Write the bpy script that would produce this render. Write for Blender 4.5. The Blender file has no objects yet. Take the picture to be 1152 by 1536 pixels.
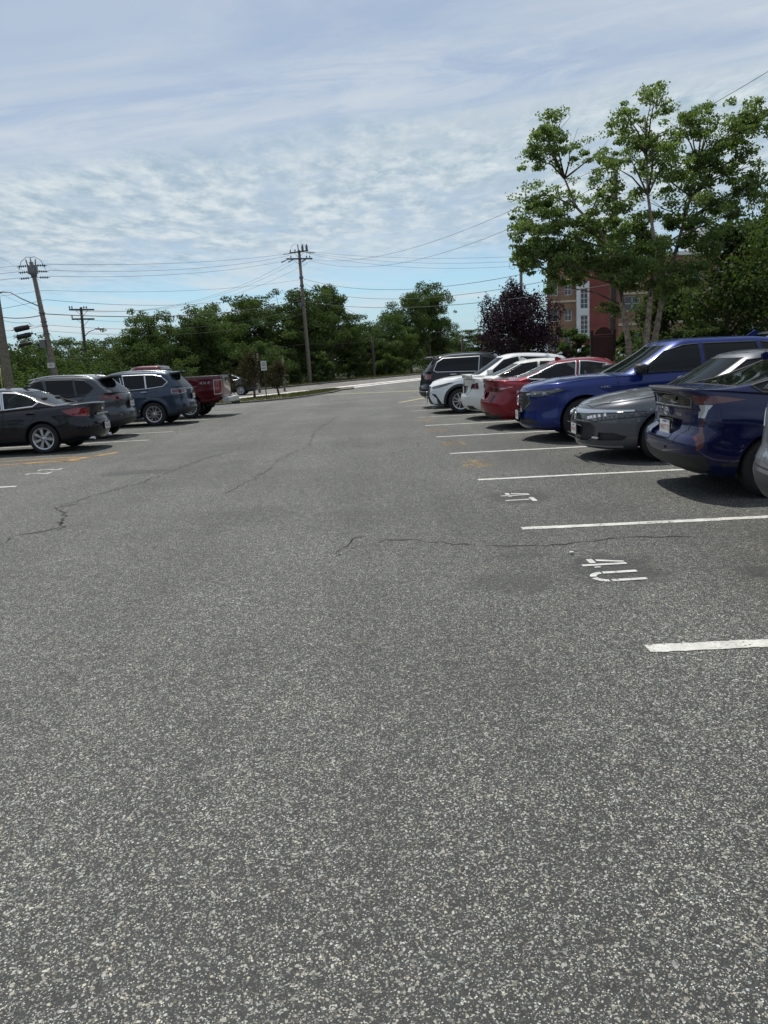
import bpy, bmesh, math, random
import numpy as np
from mathutils import Vector, Matrix

# ------------------------------------------------------------ camera, sky, sun, exposure
SC = bpy.context.scene
COL = SC.collection
R_ = math.radians
cam_d = bpy.data.cameras.new('camera')
cam = bpy.data.objects.new('camera', cam_d)
COL.objects.link(cam)
cam_d.sensor_fit = 'VERTICAL'
cam_d.sensor_height = 36.0
cam_d.lens = 36.0 * 1130.4 / 1536.0
cam_d.clip_start = 0.05
cam_d.clip_end = 3000
Rt = Vector((0.99817062, -0.02682169, -0.05418501))
Dn = Vector((-0.05832466, -0.19109372, -0.97983745))
Fw = Vector((0.01592648, 0.98120527, -0.1923085))
m = Matrix((Rt, -Dn, -Fw)).transposed().to_4x4()
m.translation = Vector((0, 0, 1.545))
cam.matrix_world = m
SC.camera = cam

SUN_EL, SUN_AZ = R_(64), R_(-16)          # azimuth from +Y towards +X
world = bpy.data.worlds.new('World')
SC.world = world
world.use_nodes = True
SUN_DIR = Vector((math.sin(SUN_AZ)*math.cos(SUN_EL), math.cos(SUN_AZ)*math.cos(SUN_EL), math.sin(SUN_EL)))

class NT:
    """tiny node-tree writer"""
    def __init__(s, tree):
        s.t = tree; s.n = tree.nodes; s.l = tree.links
    def node(s, typ, **kw):
        n = s.n.new(typ)
        for k, v in kw.items(): setattr(n, k, v)
        return n
    def put(s, sock, v):
        if hasattr(v, 'is_output') or isinstance(v, bpy.types.NodeSocket): s.l.new(v, sock)
        elif isinstance(v, (tuple, list)) and len(v) == 3 and sock.type == 'RGBA': sock.default_value = (*v, 1)
        else: sock.default_value = v
    def math(s, op, a, b=0.0, c=None, clamp=False):
        n = s.node('ShaderNodeMath', operation=op, use_clamp=clamp)
        s.put(n.inputs[0], a); s.put(n.inputs[1], b)
        if c is not None: s.put(n.inputs[2], c)
        return n.outputs[0]
    def mix(s, f, a, b, bt='MIX'):
        n = s.node('ShaderNodeMix', data_type='RGBA', blend_type=bt)
        s.put(n.inputs[0], f); s.put(n.inputs[6], a); s.put(n.inputs[7], b)
        return n.outputs[2]
    def noise(s, vec, scale, detail=3, rough=0.55, dist=0.0, col=False):
        n = s.node('ShaderNodeTexNoise')
        if vec is not None: s.put(n.inputs['Vector'], vec)
        n.inputs['Scale'].default_value = scale; n.inputs['Detail'].default_value = detail
        n.inputs['Roughness'].default_value = rough; n.inputs['Distortion'].default_value = dist
        return n.outputs['Color' if col else 'Fac']
    def ramp(s, f, lo, hi, a=0.0, b=1.0, smooth=True):
        n = s.node('ShaderNodeMapRange', interpolation_type='SMOOTHSTEP' if smooth else 'LINEAR')
        s.put(n.inputs[0], f); s.put(n.inputs[1], lo); s.put(n.inputs[2], hi); s.put(n.inputs[3], a); s.put(n.inputs[4], b)
        return n.outputs[0]
    def xyz(s, x, y, z=0.0):
        n = s.node('ShaderNodeCombineXYZ'); s.put(n.inputs[0], x); s.put(n.inputs[1], y); s.put(n.inputs[2], z)
        return n.outputs[0]
    def sep(s, v):
        n = s.node('ShaderNodeSeparateXYZ'); s.put(n.inputs[0], v); return n.outputs

def build_sky():
    t = NT(world.node_tree); t.n.clear()
    out = t.node('ShaderNodeOutputWorld'); bg = t.node('ShaderNodeBackground')
    t.l.new(bg.outputs[0], out.inputs[0])
    bg.inputs[1].default_value = 0.10
    sky = t.node('ShaderNodeTexSky', sky_type='NISHITA', sun_disc=False)
    sky.sun_elevation = SUN_EL; sky.sun_rotation = SUN_AZ % (2*math.pi)
    sky.altitude = 20; sky.air_density = 1.0; sky.dust_density = 0.2; sky.ozone_density = 1.4
    tc = t.node('ShaderNodeTexCoord')
    x, y, z = t.sep(tc.outputs['Generated'])
    zz = t.math('MAXIMUM', z, 0.015)
    u = t.math('DIVIDE', x, zz); v = t.math('DIVIDE', y, zz)          # flat cloud deck overhead
    # distance measured along a slightly skewed axis, so that the cloud bands climb to the right
    vv = t.math('ADD', v, t.math('MULTIPLY', u, 0.22))
    P = t.xyz(u, v)
    warp = t.noise(P, 0.35, 3, 0.5)
    vw = t.math('ADD', vv, t.math('MULTIPLY', t.math('SUBTRACT', warp, 0.5), 1.8))
    # thin high veil, thicker overhead
    stre = t.noise(t.xyz(t.math('ADD', t.math('MULTIPLY', u, 0.55), t.math('MULTIPLY', v, 0.25)), t.math('MULTIPLY', vv, 0.85)), 1.0, 7, 0.6, 0.8)
    veil = t.math('MULTIPLY', t.ramp(vv, 9.0, 3.2, 0.0, 1.0), t.ramp(stre, 0.28, 0.72, 0.62, 1.0))
    # rippled cloud band: puffs about twice as wide as tall at the height they are seen
    rip = t.noise(t.xyz(u, t.math('MULTIPLY', v, 0.5)), 5.5, 7, 0.62, 0.35)
    rip2 = t.noise(t.xyz(u, t.math('MULTIPLY', v, 0.75)), 0.85, 6, 0.62, 0.6)
    band = t.math('MULTIPLY', t.ramp(vw, 3.2, 3.8), t.ramp(vw, 10.0, 5.0))
    cu = t.math('MULTIPLY', band, t.ramp(t.math('ADD', t.math('MULTIPLY', rip, 0.46), t.math('MULTIPLY', rip2, 0.78)), 0.46, 0.70))
    # feathery streak above the band
    stn = t.noise(t.xyz(t.math('MULTIPLY', u, 0.9), t.math('MULTIPLY', vv, 1.5)), 1.7, 7, 0.66, 1.0)
    str_m = t.math('MULTIPLY', t.math('MULTIPLY', t.ramp(vw, 2.5, 2.95), t.ramp(vw, 3.6, 3.1)), t.ramp(stn, 0.40, 0.66))
    # low scattered clouds toward the horizon
    lown = t.noise(t.xyz(t.math('MULTIPLY', u, 0.30), t.math('MULTIPLY', v, 0.22)), 1.0, 6, 0.62, 0.5)
    low = t.math('MULTIPLY', t.ramp(vw, 5.2, 7.0), t.ramp(lown, 0.44, 0.66))
    low = t.math('MULTIPLY', low, t.ramp(vw, 26.0, 12.0, 0.3, 0.85))
    dens = t.noise(t.xyz(u, t.math('MULTIPLY', v, 0.5)), 5.0, 7, 0.66)
    bright = t.mix(t.ramp(dens, 0.32, 0.68), (3.6, 4.75, 5.7), (6.9, 7.55, 7.8))
    base = t.mix(t.ramp(z, 0.0, 0.14, 0.75, 0.0), t.mix(1.0, sky.outputs[0], (0.88, 1.02, 1.08), 'MULTIPLY'), (3.3, 5.2, 6.8))
    c = t.mix(t.math('MULTIPLY', veil, 0.95), base, t.mix(t.ramp(stre, 0.3, 0.7), (4.35, 5.0, 6.05), (5.75, 6.35, 6.95)))
    c = t.mix(t.math('MULTIPLY', band, 0.55), c, (4.3, 5.3, 6.2))
    c = t.mix(t.math('MULTIPLY', cu, 0.95), c, bright)
    c = t.mix(t.math('MULTIPLY', str_m, 0.6), c, (6.0, 6.6, 7.2))
    c = t.mix(low, c, (6.2, 6.9, 7.4))
    t.l.new(c, bg.inputs[0])
build_sky()

sun_d = bpy.data.lights.new('sun', 'SUN'); sun = bpy.data.objects.new('sun', sun_d); COL.objects.link(sun)
sun_d.energy = 4.2; sun_d.angle = R_(0.6); sun_d.color = (1.0, 0.955, 0.88)
sun.rotation_euler = (-SUN_DIR).to_track_quat('-Z', 'Y').to_euler()
sun.location = (0, 0, 40)
SC.view_settings.view_transform = 'Standard'; SC.view_settings.look = 'None'
SC.view_settings.gamma = 1.0; SC.view_settings.use_curve_mapping = False
SC.view_settings.exposure = 0.08

# ------------------------------------------------------------ materials
MATS = {}
def mat(name, col, rough=0.6, metal=0.0, coat=0.0, spec=0.5, var=0.0, vscale=8.0, bump=0.0, bscale=60.0, emit=None, trans=0.0, ior=1.5):
    if name in MATS: return MATS[name]
    mt = bpy.data.materials.new(name); mt.use_nodes = True
    t = NT(mt.node_tree); b = t.n['Principled BSDF']
    b.inputs['Roughness'].default_value = rough; b.inputs['Metallic'].default_value = metal
    b.inputs['Coat Weight'].default_value = coat; b.inputs['Coat Roughness'].default_value = 0.04
    b.inputs['Specular IOR Level'].default_value = spec; b.inputs['IOR'].default_value = ior
    b.inputs['Transmission Weight'].default_value = trans
    tc = t.node('ShaderNodeTexCoord')
    if var > 0:
        n = t.noise(tc.outputs['Object'], vscale, 5, 0.6)
        f = t.ramp(n, 0.25, 0.75, 1 - var, 1 + var)
        t.l.new(t.mix(1.0, col, t.xyz(f, f, f), 'MULTIPLY'), b.inputs['Base Color'])
    else:
        b.inputs['Base Color'].default_value = (*col, 1)
    if bump > 0:
        bn = t.node('ShaderNodeBump'); bn.inputs['Strength'].default_value = bump; bn.inputs['Distance'].default_value = 0.01
        t.l.new(t.noise(tc.outputs['Object'], bscale, 4, 0.6), bn.inputs['Height']); t.l.new(bn.outputs[0], b.inputs['Normal'])
    MATS[name] = mt
    return mt

def paint(name, col, metal=0.25, rough=0.38, dirt=0.10):
    """clear-coated car paint, a little dust on it"""
    if name in MATS: return MATS[name]
    mt = bpy.data.materials.new(name); mt.use_nodes = True
    t = NT(mt.node_tree); b = t.n['Principled BSDF']
    tc = t.node('ShaderNodeTexCoord')
    n = t.noise(tc.outputs['Object'], 5.0, 6, 0.65)
    c = t.mix(t.ramp(n, 0.50, 0.95, 0.0, dirt), col, (0.20, 0.19, 0.17))
    t.l.new(c, b.inputs['Base Color'])
    b.inputs['Metallic'].default_value = metal; b.inputs['Roughness'].default_value = rough
    b.inputs['Coat Weight'].default_value = 0.8; b.inputs['Specular IOR Level'].default_value = 0.12
    t.l.new(t.ramp(n, 0.3, 0.9, 0.03, 0.10), b.inputs['Coat Roughness'])
    MATS[name] = mt
    return mt

def leaf_mat(name, c1, c2, transl=0.3, rough=0.7):
    if name in MATS: return MATS[name]
    mt = bpy.data.materials.new(name); mt.use_nodes = True
    t = NT(mt.node_tree); b = t.n['Principled BSDF']; out = t.n['Material Output']
    g = t.node('ShaderNodeNewGeometry'); tc = t.node('ShaderNodeTexCoord')
    n = t.noise(tc.outputs['Object'], 0.9, 3, 0.6)
    f = t.math('ADD', t.math('MULTIPLY', g.outputs['Random Per Island'], 0.55), t.math('MULTIPLY', t.ramp(n, 0.3, 0.7), 0.45))
    c = t.mix(f, c1, c2)
    t.l.new(c, b.inputs['Base Color']); b.inputs['Roughness'].default_value = rough
    b.inputs['Specular IOR Level'].default_value = 0.10
    tr = t.node('ShaderNodeBsdfTranslucent')
    t.l.new(t.mix(1.0, c, (1.25, 1.45, 0.7), 'MULTIPLY'), tr.inputs[0])
    ms = t.node('ShaderNodeMixShader'); ms.inputs[0].default_value = transl
    t.l.new(b.outputs[0], ms.inputs[1]); t.l.new(tr.outputs[0], ms.inputs[2]); t.l.new(ms.outputs[0], out.inputs[0])
    MATS[name] = mt
    return mt

def asphalt_mat(name, base, stone, stains=(), amount=0.52, tint=(1, 1, 1)):
    """coarse worn asphalt: pale stones in dark binder, soft wear mottling, oil stains with a shape of their own"""
    mt = bpy.data.materials.new(name); mt.use_nodes = True
    t = NT(mt.node_tree); b = t.n['Principled BSDF']
    tc = t.node('ShaderNodeTexCoord'); P = tc.outputs['Object']
    def vor(scale, feat='F1', rand=1.0):
        v = t.node('ShaderNodeTexVoronoi', feature=feat, voronoi_dimensions='3D')
        t.put(v.inputs['Vector'], Pw); v.inputs['Scale'].default_value = scale; v.inputs['Randomness'].default_value = rand
        return v
    wn = t.node('ShaderNodeTexNoise'); t.put(wn.inputs['Vector'], P); wn.inputs['Scale'].default_value = 160; wn.inputs['Detail'].default_value = 1
    va = t.node('ShaderNodeVectorMath', operation='MULTIPLY_ADD'); t.l.new(wn.outputs['Color'], va.inputs[0]); va.inputs[1].default_value = (0.006, 0.006, 0); t.l.new(P, va.inputs[2])
    Pw = va.outputs[0]
    v1 = vor(142); v2 = vor(270); v3 = vor(72)
    r1 = t.sep(v1.outputs['Color']); r2 = t.sep(v2.outputs['Color']); r3 = t.sep(v3.outputs['Color'])
    pat = t.noise(P, 1.1, 5, 0.6); pat2 = t.noise(P, 7.0, 4, 0.6)
    patch = t.math('ADD', t.math('MULTIPLY', pat, 0.6), t.math('MULTIPLY', pat2, 0.4))
    thr = t.ramp(patch, 0.3, 0.7, amount + 0.16, amount - 0.04)
    s1 = t.math('MULTIPLY', t.ramp(r1[0], thr, t.math('ADD', thr, 0.03)), t.ramp(v1.outputs['Distance'], 0.80, 0.66))
    s2 = t.math('MULTIPLY', t.ramp(r2[0], 0.64, 0.68), t.ramp(v2.outputs['Distance'], 0.80, 0.66))
    s3 = t.math('MULTIPLY', t.ramp(r3[0], 0.955, 0.965), t.ramp(v3.outputs['Distance'], 0.55, 0.42))
    def sq(v): return t.math('MULTIPLY', v, v)
    lum1 = t.ramp(sq(r1[1]), 0.0, 1.0, 0.12, 1.75, False); lum2 = t.ramp(sq(r2[1]), 0, 1, 0.08, 2.1, False); lum3 = t.ramp(r3[1], 0, 1, 0.6, 1.35, False)
    warm = t.mix(r1[2], (stone[0]*0.95, stone[1]*1.0, stone[2]*1.04), (stone[0]*1.08, stone[1]*0.98, stone[2]*0.84))
    c = t.mix(t.ramp(t.noise(P, 95, 3, 0.7), 0.3, 0.7), tuple(x*0.5 for x in base), tuple(x*1.4 for x in base))
    c = t.mix(s2, c, t.mix(1.0, warm, t.xyz(lum2, lum2, lum2), 'MULTIPLY'))
    c = t.mix(s1, c, t.mix(1.0, warm, t.xyz(lum1, lum1, lum1), 'MULTIPLY'))
    c = t.mix(s3, c, t.mix(1.0, warm, t.xyz(lum3, lum3, lum3), 'MULTIPLY'))
    mp = t.node('ShaderNodeMapping'); t.put(mp.inputs[0], P); mp.inputs['Scale'].default_value = (0.9, 0.05, 1); lane = mp.outputs[0]   # long wear lanes where tyres roll
    # clusters of exposed or lost stones, which is the grain that still shows farther off
    cl1 = t.ramp(t.noise(P, 26, 2, 0.7), 0.28, 0.72, 0.76, 1.26); cl2 = t.ramp(t.noise(P, 11, 3, 0.75), 0.28, 0.72, 0.80, 1.22)
    wear = t.math('MULTIPLY', t.ramp(t.noise(P, 0.28, 5, 0.6), 0.3, 0.7, 0.80, 1.16), t.ramp(t.noise(lane, 1.0, 4, 0.6), 0.35, 0.65, 0.86, 1.08))
    k = t.math('MULTIPLY', t.math('MULTIPLY', cl1, cl2), wear)
    c = t.mix(1.0, c, t.xyz(k, k, k), 'MULTIPLY')
    if stains:
        X, Y, Z = t.sep(P)
        en = t.math('MULTIPLY', t.math('SUBTRACT', t.noise(P, 3.0, 5, 0.65), 0.5), 1.6)
        for (sx, sy, ra, rb, st) in stains:
            dx = t.math('DIVIDE', t.math('SUBTRACT', X, sx), ra); dy = t.math('DIVIDE', t.math('SUBTRACT', Y, sy), rb)
            d = t.math('SQRT', t.math('ADD', t.math('MULTIPLY', dx, dx), t.math('MULTIPLY', dy, dy)))
            f = t.ramp(t.math('ADD', d, en), 1.15, 0.55, 0.0, st)
            c = t.mix(f, c, (0.022, 0.022, 0.023))
    t.l.new(c, b.inputs['Base Color'])
    b.inputs['Roughness'].default_value = 0.70; b.inputs['Specular IOR Level'].default_value = 0.42
    h = t.math('ADD', t.math('MULTIPLY', s1, 0.8), t.math('ADD', t.math('MULTIPLY', s2, 0.45), t.math('MULTIPLY', t.noise(P, 90, 3, 0.6), 0.6)))
    bn = t.node('ShaderNodeBump'); bn.inputs['Strength'].default_value = 0.9; bn.inputs['Distance'].default_value = 0.005
    t.l.new(h, bn.inputs['Height']); t.l.new(bn.outputs[0], b.inputs['Normal'])
    MATS[name] = mt
    return mt

def worn_paint_mat(name, col, wear=0.42, under=(0.09, 0.09, 0.088)):
    """road paint worn through to the stones, cut out of the sheet where it has gone"""
    mt = bpy.data.materials.new(name); mt.use_nodes = True
    t = NT(mt.node_tree); b = t.n['Principled BSDF']; out = t.n['Material Output']
    g = t.node('ShaderNodeTexCoord'); P = g.outputs['Object']
    n = t.math('ADD', t.math('MULTIPLY', t.noise(P, 55, 4, 0.7), 0.6), t.math('MULTIPLY', t.noise(P, 4, 4, 0.6), 0.4))
    f = t.ramp(n, wear - 0.05, wear + 0.03)
    dirt = t.ramp(t.noise(P, 9, 5, 0.65), 0.3, 0.75, 0.72, 1.05)
    t.l.new(t.mix(1.0, col, t.xyz(dirt, dirt, dirt), 'MULTIPLY'), b.inputs['Base Color'])
    b.inputs['Roughness'].default_value = 0.7
    tr = t.node('ShaderNodeBsdfTransparent'); ms = t.node('ShaderNodeMixShader')
    t.l.new(f, ms.inputs[0]); t.l.new(tr.outputs[0], ms.inputs[1]); t.l.new(b.outputs[0], ms.inputs[2]); t.l.new(ms.outputs[0], out.inputs[0])
    bn = t.node('ShaderNodeBump'); bn.inputs['Strength'].default_value = 0.4; bn.inputs['Distance'].default_value = 0.003
    t.l.new(t.noise(P, 110, 3, 0.6), bn.inputs['Height']); t.l.new(bn.outputs[0], b.inputs['Normal'])
    MATS[name] = mt
    return mt

# ------------------------------------------------------------ object helpers
def link(name, me, mt=None, parent=None, loc=None, rot=None):
    o = bpy.data.objects.new(name, me); COL.objects.link(o)
    if mt is not None and me is not None and not me.materials: me.materials.append(mt)
    if parent is not None: o.parent = parent
    if loc is not None: o.location = loc
    if rot is not None: o.rotation_euler = rot
    return o
def tag(o, label=None, cat=None, group=None, kind=None):
    if label: o['label'] = label
    if cat: o['category'] = cat
    if group: o['group'] = group
    if kind: o['kind'] = kind
    return o
def thing(name, label, cat, loc=(0, 0, 0), rz=0.0, group=None):
    o = bpy.data.objects.new(name, None); COL.objects.link(o); o.empty_display_size = 0.2
    o.location = loc; o.rotation_euler = (0, 0, rz)
    return tag(o, label, cat, group)

class MB:
    """collects simple shapes and links them as one mesh"""
    def __init__(s): s.v = []; s.f = []; s.sm = []
    def add(s, vs, fs, smooth=False):
        k = len(s.v); s.v += [tuple(p) for p in vs]; s.f += [tuple(i + k for i in f) for f in fs]; s.sm += [smooth]*len(fs); return s
    def box(s, c, d, M=None):
        x, y, z = [q/2 for q in d]
        vs = [Vector((sx*x, sy*y, sz*z)) for sx in (-1, 1) for sy in (-1, 1) for sz in (-1, 1)]
        if M is not None: vs = [M @ p for p in vs]
        vs = [p + Vector(c) for p in vs]
        return s.add(vs, [(0, 1, 3, 2), (4, 6, 7, 5), (0, 4, 5, 1), (2, 3, 7, 6), (0, 2, 6, 4), (1, 5, 7, 3)])
    def quad(s, a, b, c, d): return s.add([a, b, c, d], [(0, 1, 2, 3)])
    def tube(s, pts, rad, n=8, cap=True):
        pts = [Vector(p) for p in pts]; k = len(pts)
        if not hasattr(rad, '__len__'): rad = [rad]*k
        vs = []; up = None
        for i, p in enumerate(pts):
            d = (pts[min(i+1, k-1)] - pts[max(i-1, 0)]).normalized()
            a = Vector((0, 0, 1)) if abs(d.z) < 0.95 else Vector((1, 0, 0))
            if up is None: up = (a - d*a.dot(d)).normalized()
            else: up = (up - d*up.dot(d)).normalized()
            w = d.cross(up)
            for j in range(n):
                t = 2*math.pi*j/n; vs.append(p + (up*math.cos(t) + w*math.sin(t))*rad[i])
        fs = [(i*n+j, i*n+(j+1) % n, (i+1)*n+(j+1) % n, (i+1)*n+j) for i in range(k-1) for j in range(n)]
        if cap: fs += [tuple(range(n-1, -1, -1)), tuple(range((k-1)*n, k*n))]
        return s.add(vs, fs, True)
    def lathe(s, prof, c, axis='z', n=24):
        """prof: (r, h) pairs, closed if first equals last"""
        vs = []; c = Vector(c)
        for r, h in prof:
            for j in range(n):
                t = 2*math.pi*j/n; a, b = r*math.cos(t), r*math.sin(t)
                vs.append(c + (Vector((a, b, h)) if axis == 'z' else Vector((a, h, b)) if axis == 'y' else Vector((h, a, b))))
        fs = [(i*n+j, i*n+(j+1) % n, (i+1)*n+(j+1) % n, (i+1)*n+j) for i in range(len(prof)-1) for j in range(n)]
        return s.add(vs, fs, True)
    def prism(s, poly, z0, z1, M=None):
        """poly in xy, extruded along z"""
        n = len(poly); vs = [Vector((x, y, z)) for z in (z0, z1) for x, y in poly]
        if M is not None: vs = [M @ p for p in vs]
        return s.add(vs, [tuple(range(n-1, -1, -1)), tuple(range(n, 2*n))] + [(i, (i+1) % n, n+(i+1) % n, n+i) for i in range(n)])
    def blob(s, c, r, n=12, m=8, p=2.0):
        vs = []; c = Vector(c)
        sg = lambda q: math.copysign(abs(q)**(2/p), q)
        for i in range(m+1):
            a = -math.pi/2 + math.pi*i/m
            for j in range(n):
                b = 2*math.pi*j/n
                vs.append(c + Vector((sg(math.cos(a))*sg(math.cos(b))*r[0], sg(math.cos(a))*sg(math.sin(b))*r[1], sg(math.sin(a))*r[2])))
        return s.add(vs, [(i*n+j, i*n+(j+1) % n, (i+1)*n+(j+1) % n, (i+1)*n+j) for i in range(m) for j in range(n)], True)
    def mesh(s, name):
        me = bpy.data.meshes.new(name); me.from_pydata(s.v, [], s.f); me.polygons.foreach_set('use_smooth', s.sm); me.update(); return me
    def build(s, name, mt, parent=None, loc=None, rot=None): return link(name, s.mesh(name), mt, parent, loc, rot)

def text_mesh(body, size, extrude=0.0):
    """built-in font outline turned into a mesh, centred"""
    cu = bpy.data.curves.new('lettering', 'FONT'); cu.body = body; cu.size = size; cu.extrude = extrude
    cu.align_x = 'CENTER'; cu.align_y = 'CENTER'; cu.resolution_u = 2
    ob = bpy.data.objects.new('lettering', cu); COL.objects.link(ob)
    dg = bpy.context.evaluated_depsgraph_get(); dg.update()
    me = bpy.data.meshes.new_from_object(ob.evaluated_get(dg))
    bpy.data.objects.remove(ob); bpy.data.curves.remove(cu)
    return me
# ------------------------------------------------------------ setting: ground, lot, road
RN, RD = (-.903, .43), (.43, .903)                      # road frame: across, along
def rp(n, s): return (RN[0]*n+RD[0]*s, RN[1]*n+RD[1]*s)
def sst(a, b, x):
    t = np.clip((x-a)/(b-a), 0, 1); return t*t*(3-2*t)
def ground_h(x, y):
    n = RN[0]*x+RN[1]*y
    right = sst(9.6, 34, x)*sst(18, 80, y)*2.4*sst(26, 18, n)
    wood = sst(38, 95, n)*1.6
    return -0.05+right+wood

def grass_mat(name, c1, c2, c3):
    mt = bpy.data.materials.new(name); mt.use_nodes = True
    t = NT(mt.node_tree); b = t.n['Principled BSDF']; P = t.node('ShaderNodeTexCoord').outputs['Object']
    n1 = t.noise(P, .5, 5, .65); n2 = t.noise(P, 9, 5, .7)
    c = t.mix(t.ramp(n1, .35, .65), c1, c2); c = t.mix(t.ramp(n2, .45, .75, 0, .6), c, c3)
    t.l.new(c, b.inputs['Base Color']); b.inputs['Roughness'].default_value = .9
    bn = t.node('ShaderNodeBump'); bn.inputs['Strength'].default_value = .8; bn.inputs['Distance'].default_value = .04
    t.l.new(t.noise(P, 40, 4, .7), bn.inputs['Height']); t.l.new(bn.outputs[0], b.inputs['Normal'])
    MATS[name] = mt; return mt
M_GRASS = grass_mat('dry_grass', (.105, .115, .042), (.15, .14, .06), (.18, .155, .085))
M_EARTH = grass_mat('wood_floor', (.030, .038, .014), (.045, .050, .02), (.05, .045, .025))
M_DIRT = grass_mat('bare_dirt', (.10, .085, .06), (.13, .10, .075), (.07, .065, .035))

xs = np.concatenate([np.linspace(-700, -90, 12), np.linspace(-80, 80, 54), np.linspace(90, 700, 12)])
ys = np.concatenate([np.linspace(-300, -30, 8), np.linspace(-20, 180, 62), np.linspace(200, 1500, 14)])
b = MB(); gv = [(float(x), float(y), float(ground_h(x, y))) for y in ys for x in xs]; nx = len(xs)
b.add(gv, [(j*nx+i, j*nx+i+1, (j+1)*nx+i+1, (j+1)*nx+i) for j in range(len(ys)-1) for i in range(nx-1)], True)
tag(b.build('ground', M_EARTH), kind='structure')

def sheet(name, poly, z, mt, kind='structure', parent=None):
    q = MB(); q.add([(x, y, z) for x, y in poly], [tuple(range(len(poly)))])
    o = q.build(name, mt, parent)
    if parent is None: tag(o, kind=kind)
    return o
stains = [(-3.9, 12.55, .75, .36, .55), (.9, 5.05, .34, .30, .45), (1.15, 5.75, .25, .12, .35), (2.75, 4.95, .24, .18, .55), (1.72, 5.22, .38, .50, .62), (1.66, 8.28, .36, .48, .58), (-3.6, 29.3, 1.1, .35, .4), (.4, 3.4, .5, .3, .12), (-1.4, 8.2, .9, .5, .12), (2.2, 7.4, .5, .4, .25)]
M_LOT = asphalt_mat('parking_lot_asphalt', (.027, .029, .029), (.262, .267, .24), stains, .66)
M_ROAD = asphalt_mat('road_asphalt', (.085, .088, .087), (.25, .25, .24), (), .62)
lot_poly = [(-13, -16), (8.45, -16), (8.45, 33), (12, 47), (17, 66), rp(25.3, 100), rp(25.3, 47.5), (-1.45, 50.5), (-3.0, 43.0), (-3.85, 40.6), (-6.8, 37.9), (-13, 34.3)]
sheet('parking_lot', lot_poly, 0.0, M_LOT)
sheet('road', [rp(26.4, -120), rp(26.4, 330), rp(35.0, 330), rp(35.0, -120)], 0.004, M_ROAD)
q = MB()
M_LINE = worn_paint_mat('white_line_paint', (.56, .555, .51), .43)
M_LINE_FAINT = worn_paint_mat('faded_white_paint', (.52, .52, .49), .47)
M_YELLOW = worn_paint_mat('yellow_line_paint', (.46, .25, .045), .45)
M_YEL_FADE = worn_paint_mat('faded_yellow_paint', (.36, .23, .07), .54)
M_PALE_Y = worn_paint_mat('pale_yellow_paint', (.55, .48, .25), .42)
M_CONC = mat('concrete', (.60, .58, .54), .85, var=.25, vscale=2.5, bump=.3, bscale=50)
M_CONC_D = mat('kerb_concrete', (.26, .26, .25), .85, var=.3, vscale=3, bump=.3, bscale=40)
M_ASPH_KERB = mat('asphalt_kerb', (.07, .07, .07), .9, var=.3, vscale=4, bump=.4, bscale=60)
# road lines
for n0, n1 in ((30.5, 30.62), (30.78, 30.90)):
    sheet('road_centre_line', [rp(n0, -100), rp(n0, 300), rp(n1, 300), rp(n1, -100)], .008, M_YELLOW)
# far kerb and verge
def strip(name, pts, w, h, mt, z0=-.05):
    """kerb following a polyline, w to its left, bevelled top"""
    q = MB(); n = len(pts); L_, R2 = [], []
    for i in range(n):
        a = Vector((*pts[max(i-1, 0)], 0)); c = Vector((*pts[min(i+1, n-1)], 0)); d = (c-a).normalized(); nn = Vector((-d.y, d.x, 0))
        L_.append(Vector((*pts[i], 0))+nn*w); R2.append(Vector((*pts[i], 0)))
    vs = []
    for l, r in zip(L_, R2):
        m_ = (l-r)*.18
        vs += [(r.x, r.y, z0), (r.x, r.y, h-.03), (r.x+m_.x, r.y+m_.y, h), (l.x, l.y, h), (l.x, l.y, z0)]
    q.add(vs, [(i*5+j, i*5+j+1, (i+1)*5+j+1, (i+1)*5+j) for i in range(n-1) for j in range(4)]+[(0, 1, 2, 3, 4), tuple((n-1)*5+j for j in (4, 3, 2, 1, 0))])
    return tag(q.build(name, mt), kind='structure')
strip('kerb', [rp(35.0, s) for s in range(-120, 331, 10)], .18, .13, M_ASPH_KERB)
strip('kerb', [(-1.45, 50.5), (-2.1, 46.5), (-3.0, 43.0), (-3.85, 40.6), (-5.2, 39.1), (-6.8, 37.9), (-13, 34.3), (-13, -16)], -.15, .08, M_ASPH_KERB)
strip('kerb', [(8.45, -16), (8.45, 33)], -.15, .12, M_CONC_D)
def verge(name, pts_a, pts_b, z, mt):
    """strip of ground between two polylines of equal length"""
    q = MB(); n = len(pts_a); q.add([(x, y, z) for x, y in pts_a]+[(x, y, z) for x, y in pts_b], [(i, i+1, n+i+1, n+i) for i in range(n-1)])
    return tag(q.build(name, mt), kind='structure')
verge('grass_verge', [rp(35.18, s) for s in range(-120, 331, 10)], [rp(39.5, s) for s in range(-120, 331, 10)], .10, M_GRASS)
verge('grass_strip', [(-1.45, 50.6), (-2.2, 46.6), (-3.15, 43.1), (-4.0, 40.75), (-6.9, 38.05), (-13.1, 34.45)], [rp(25.2, 48), rp(25.2, 46), rp(25.2, 44.4), rp(25.2, 42), rp(25.2, 37), rp(25.2, 28)], .055, M_GRASS)
sheet('dirt_patch', [(-1.5, 50.2), (-.7, 51.5), rp(25.2, 51), rp(25.2, 46.5), (-3.0, 47.8), (-2.0, 46.0)], .062, M_DIRT)
sheet('left_lawn', [(-13.1, -16), (-13.1, 34.4), rp(25.2, 28), rp(25.2, -40)], .04, M_GRASS)
sheet('planted_island', [(8.6, -16), (8.6, 33), (12.2, 47), (16, 47), (15, -16)], .05, M_DIRT)
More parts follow.
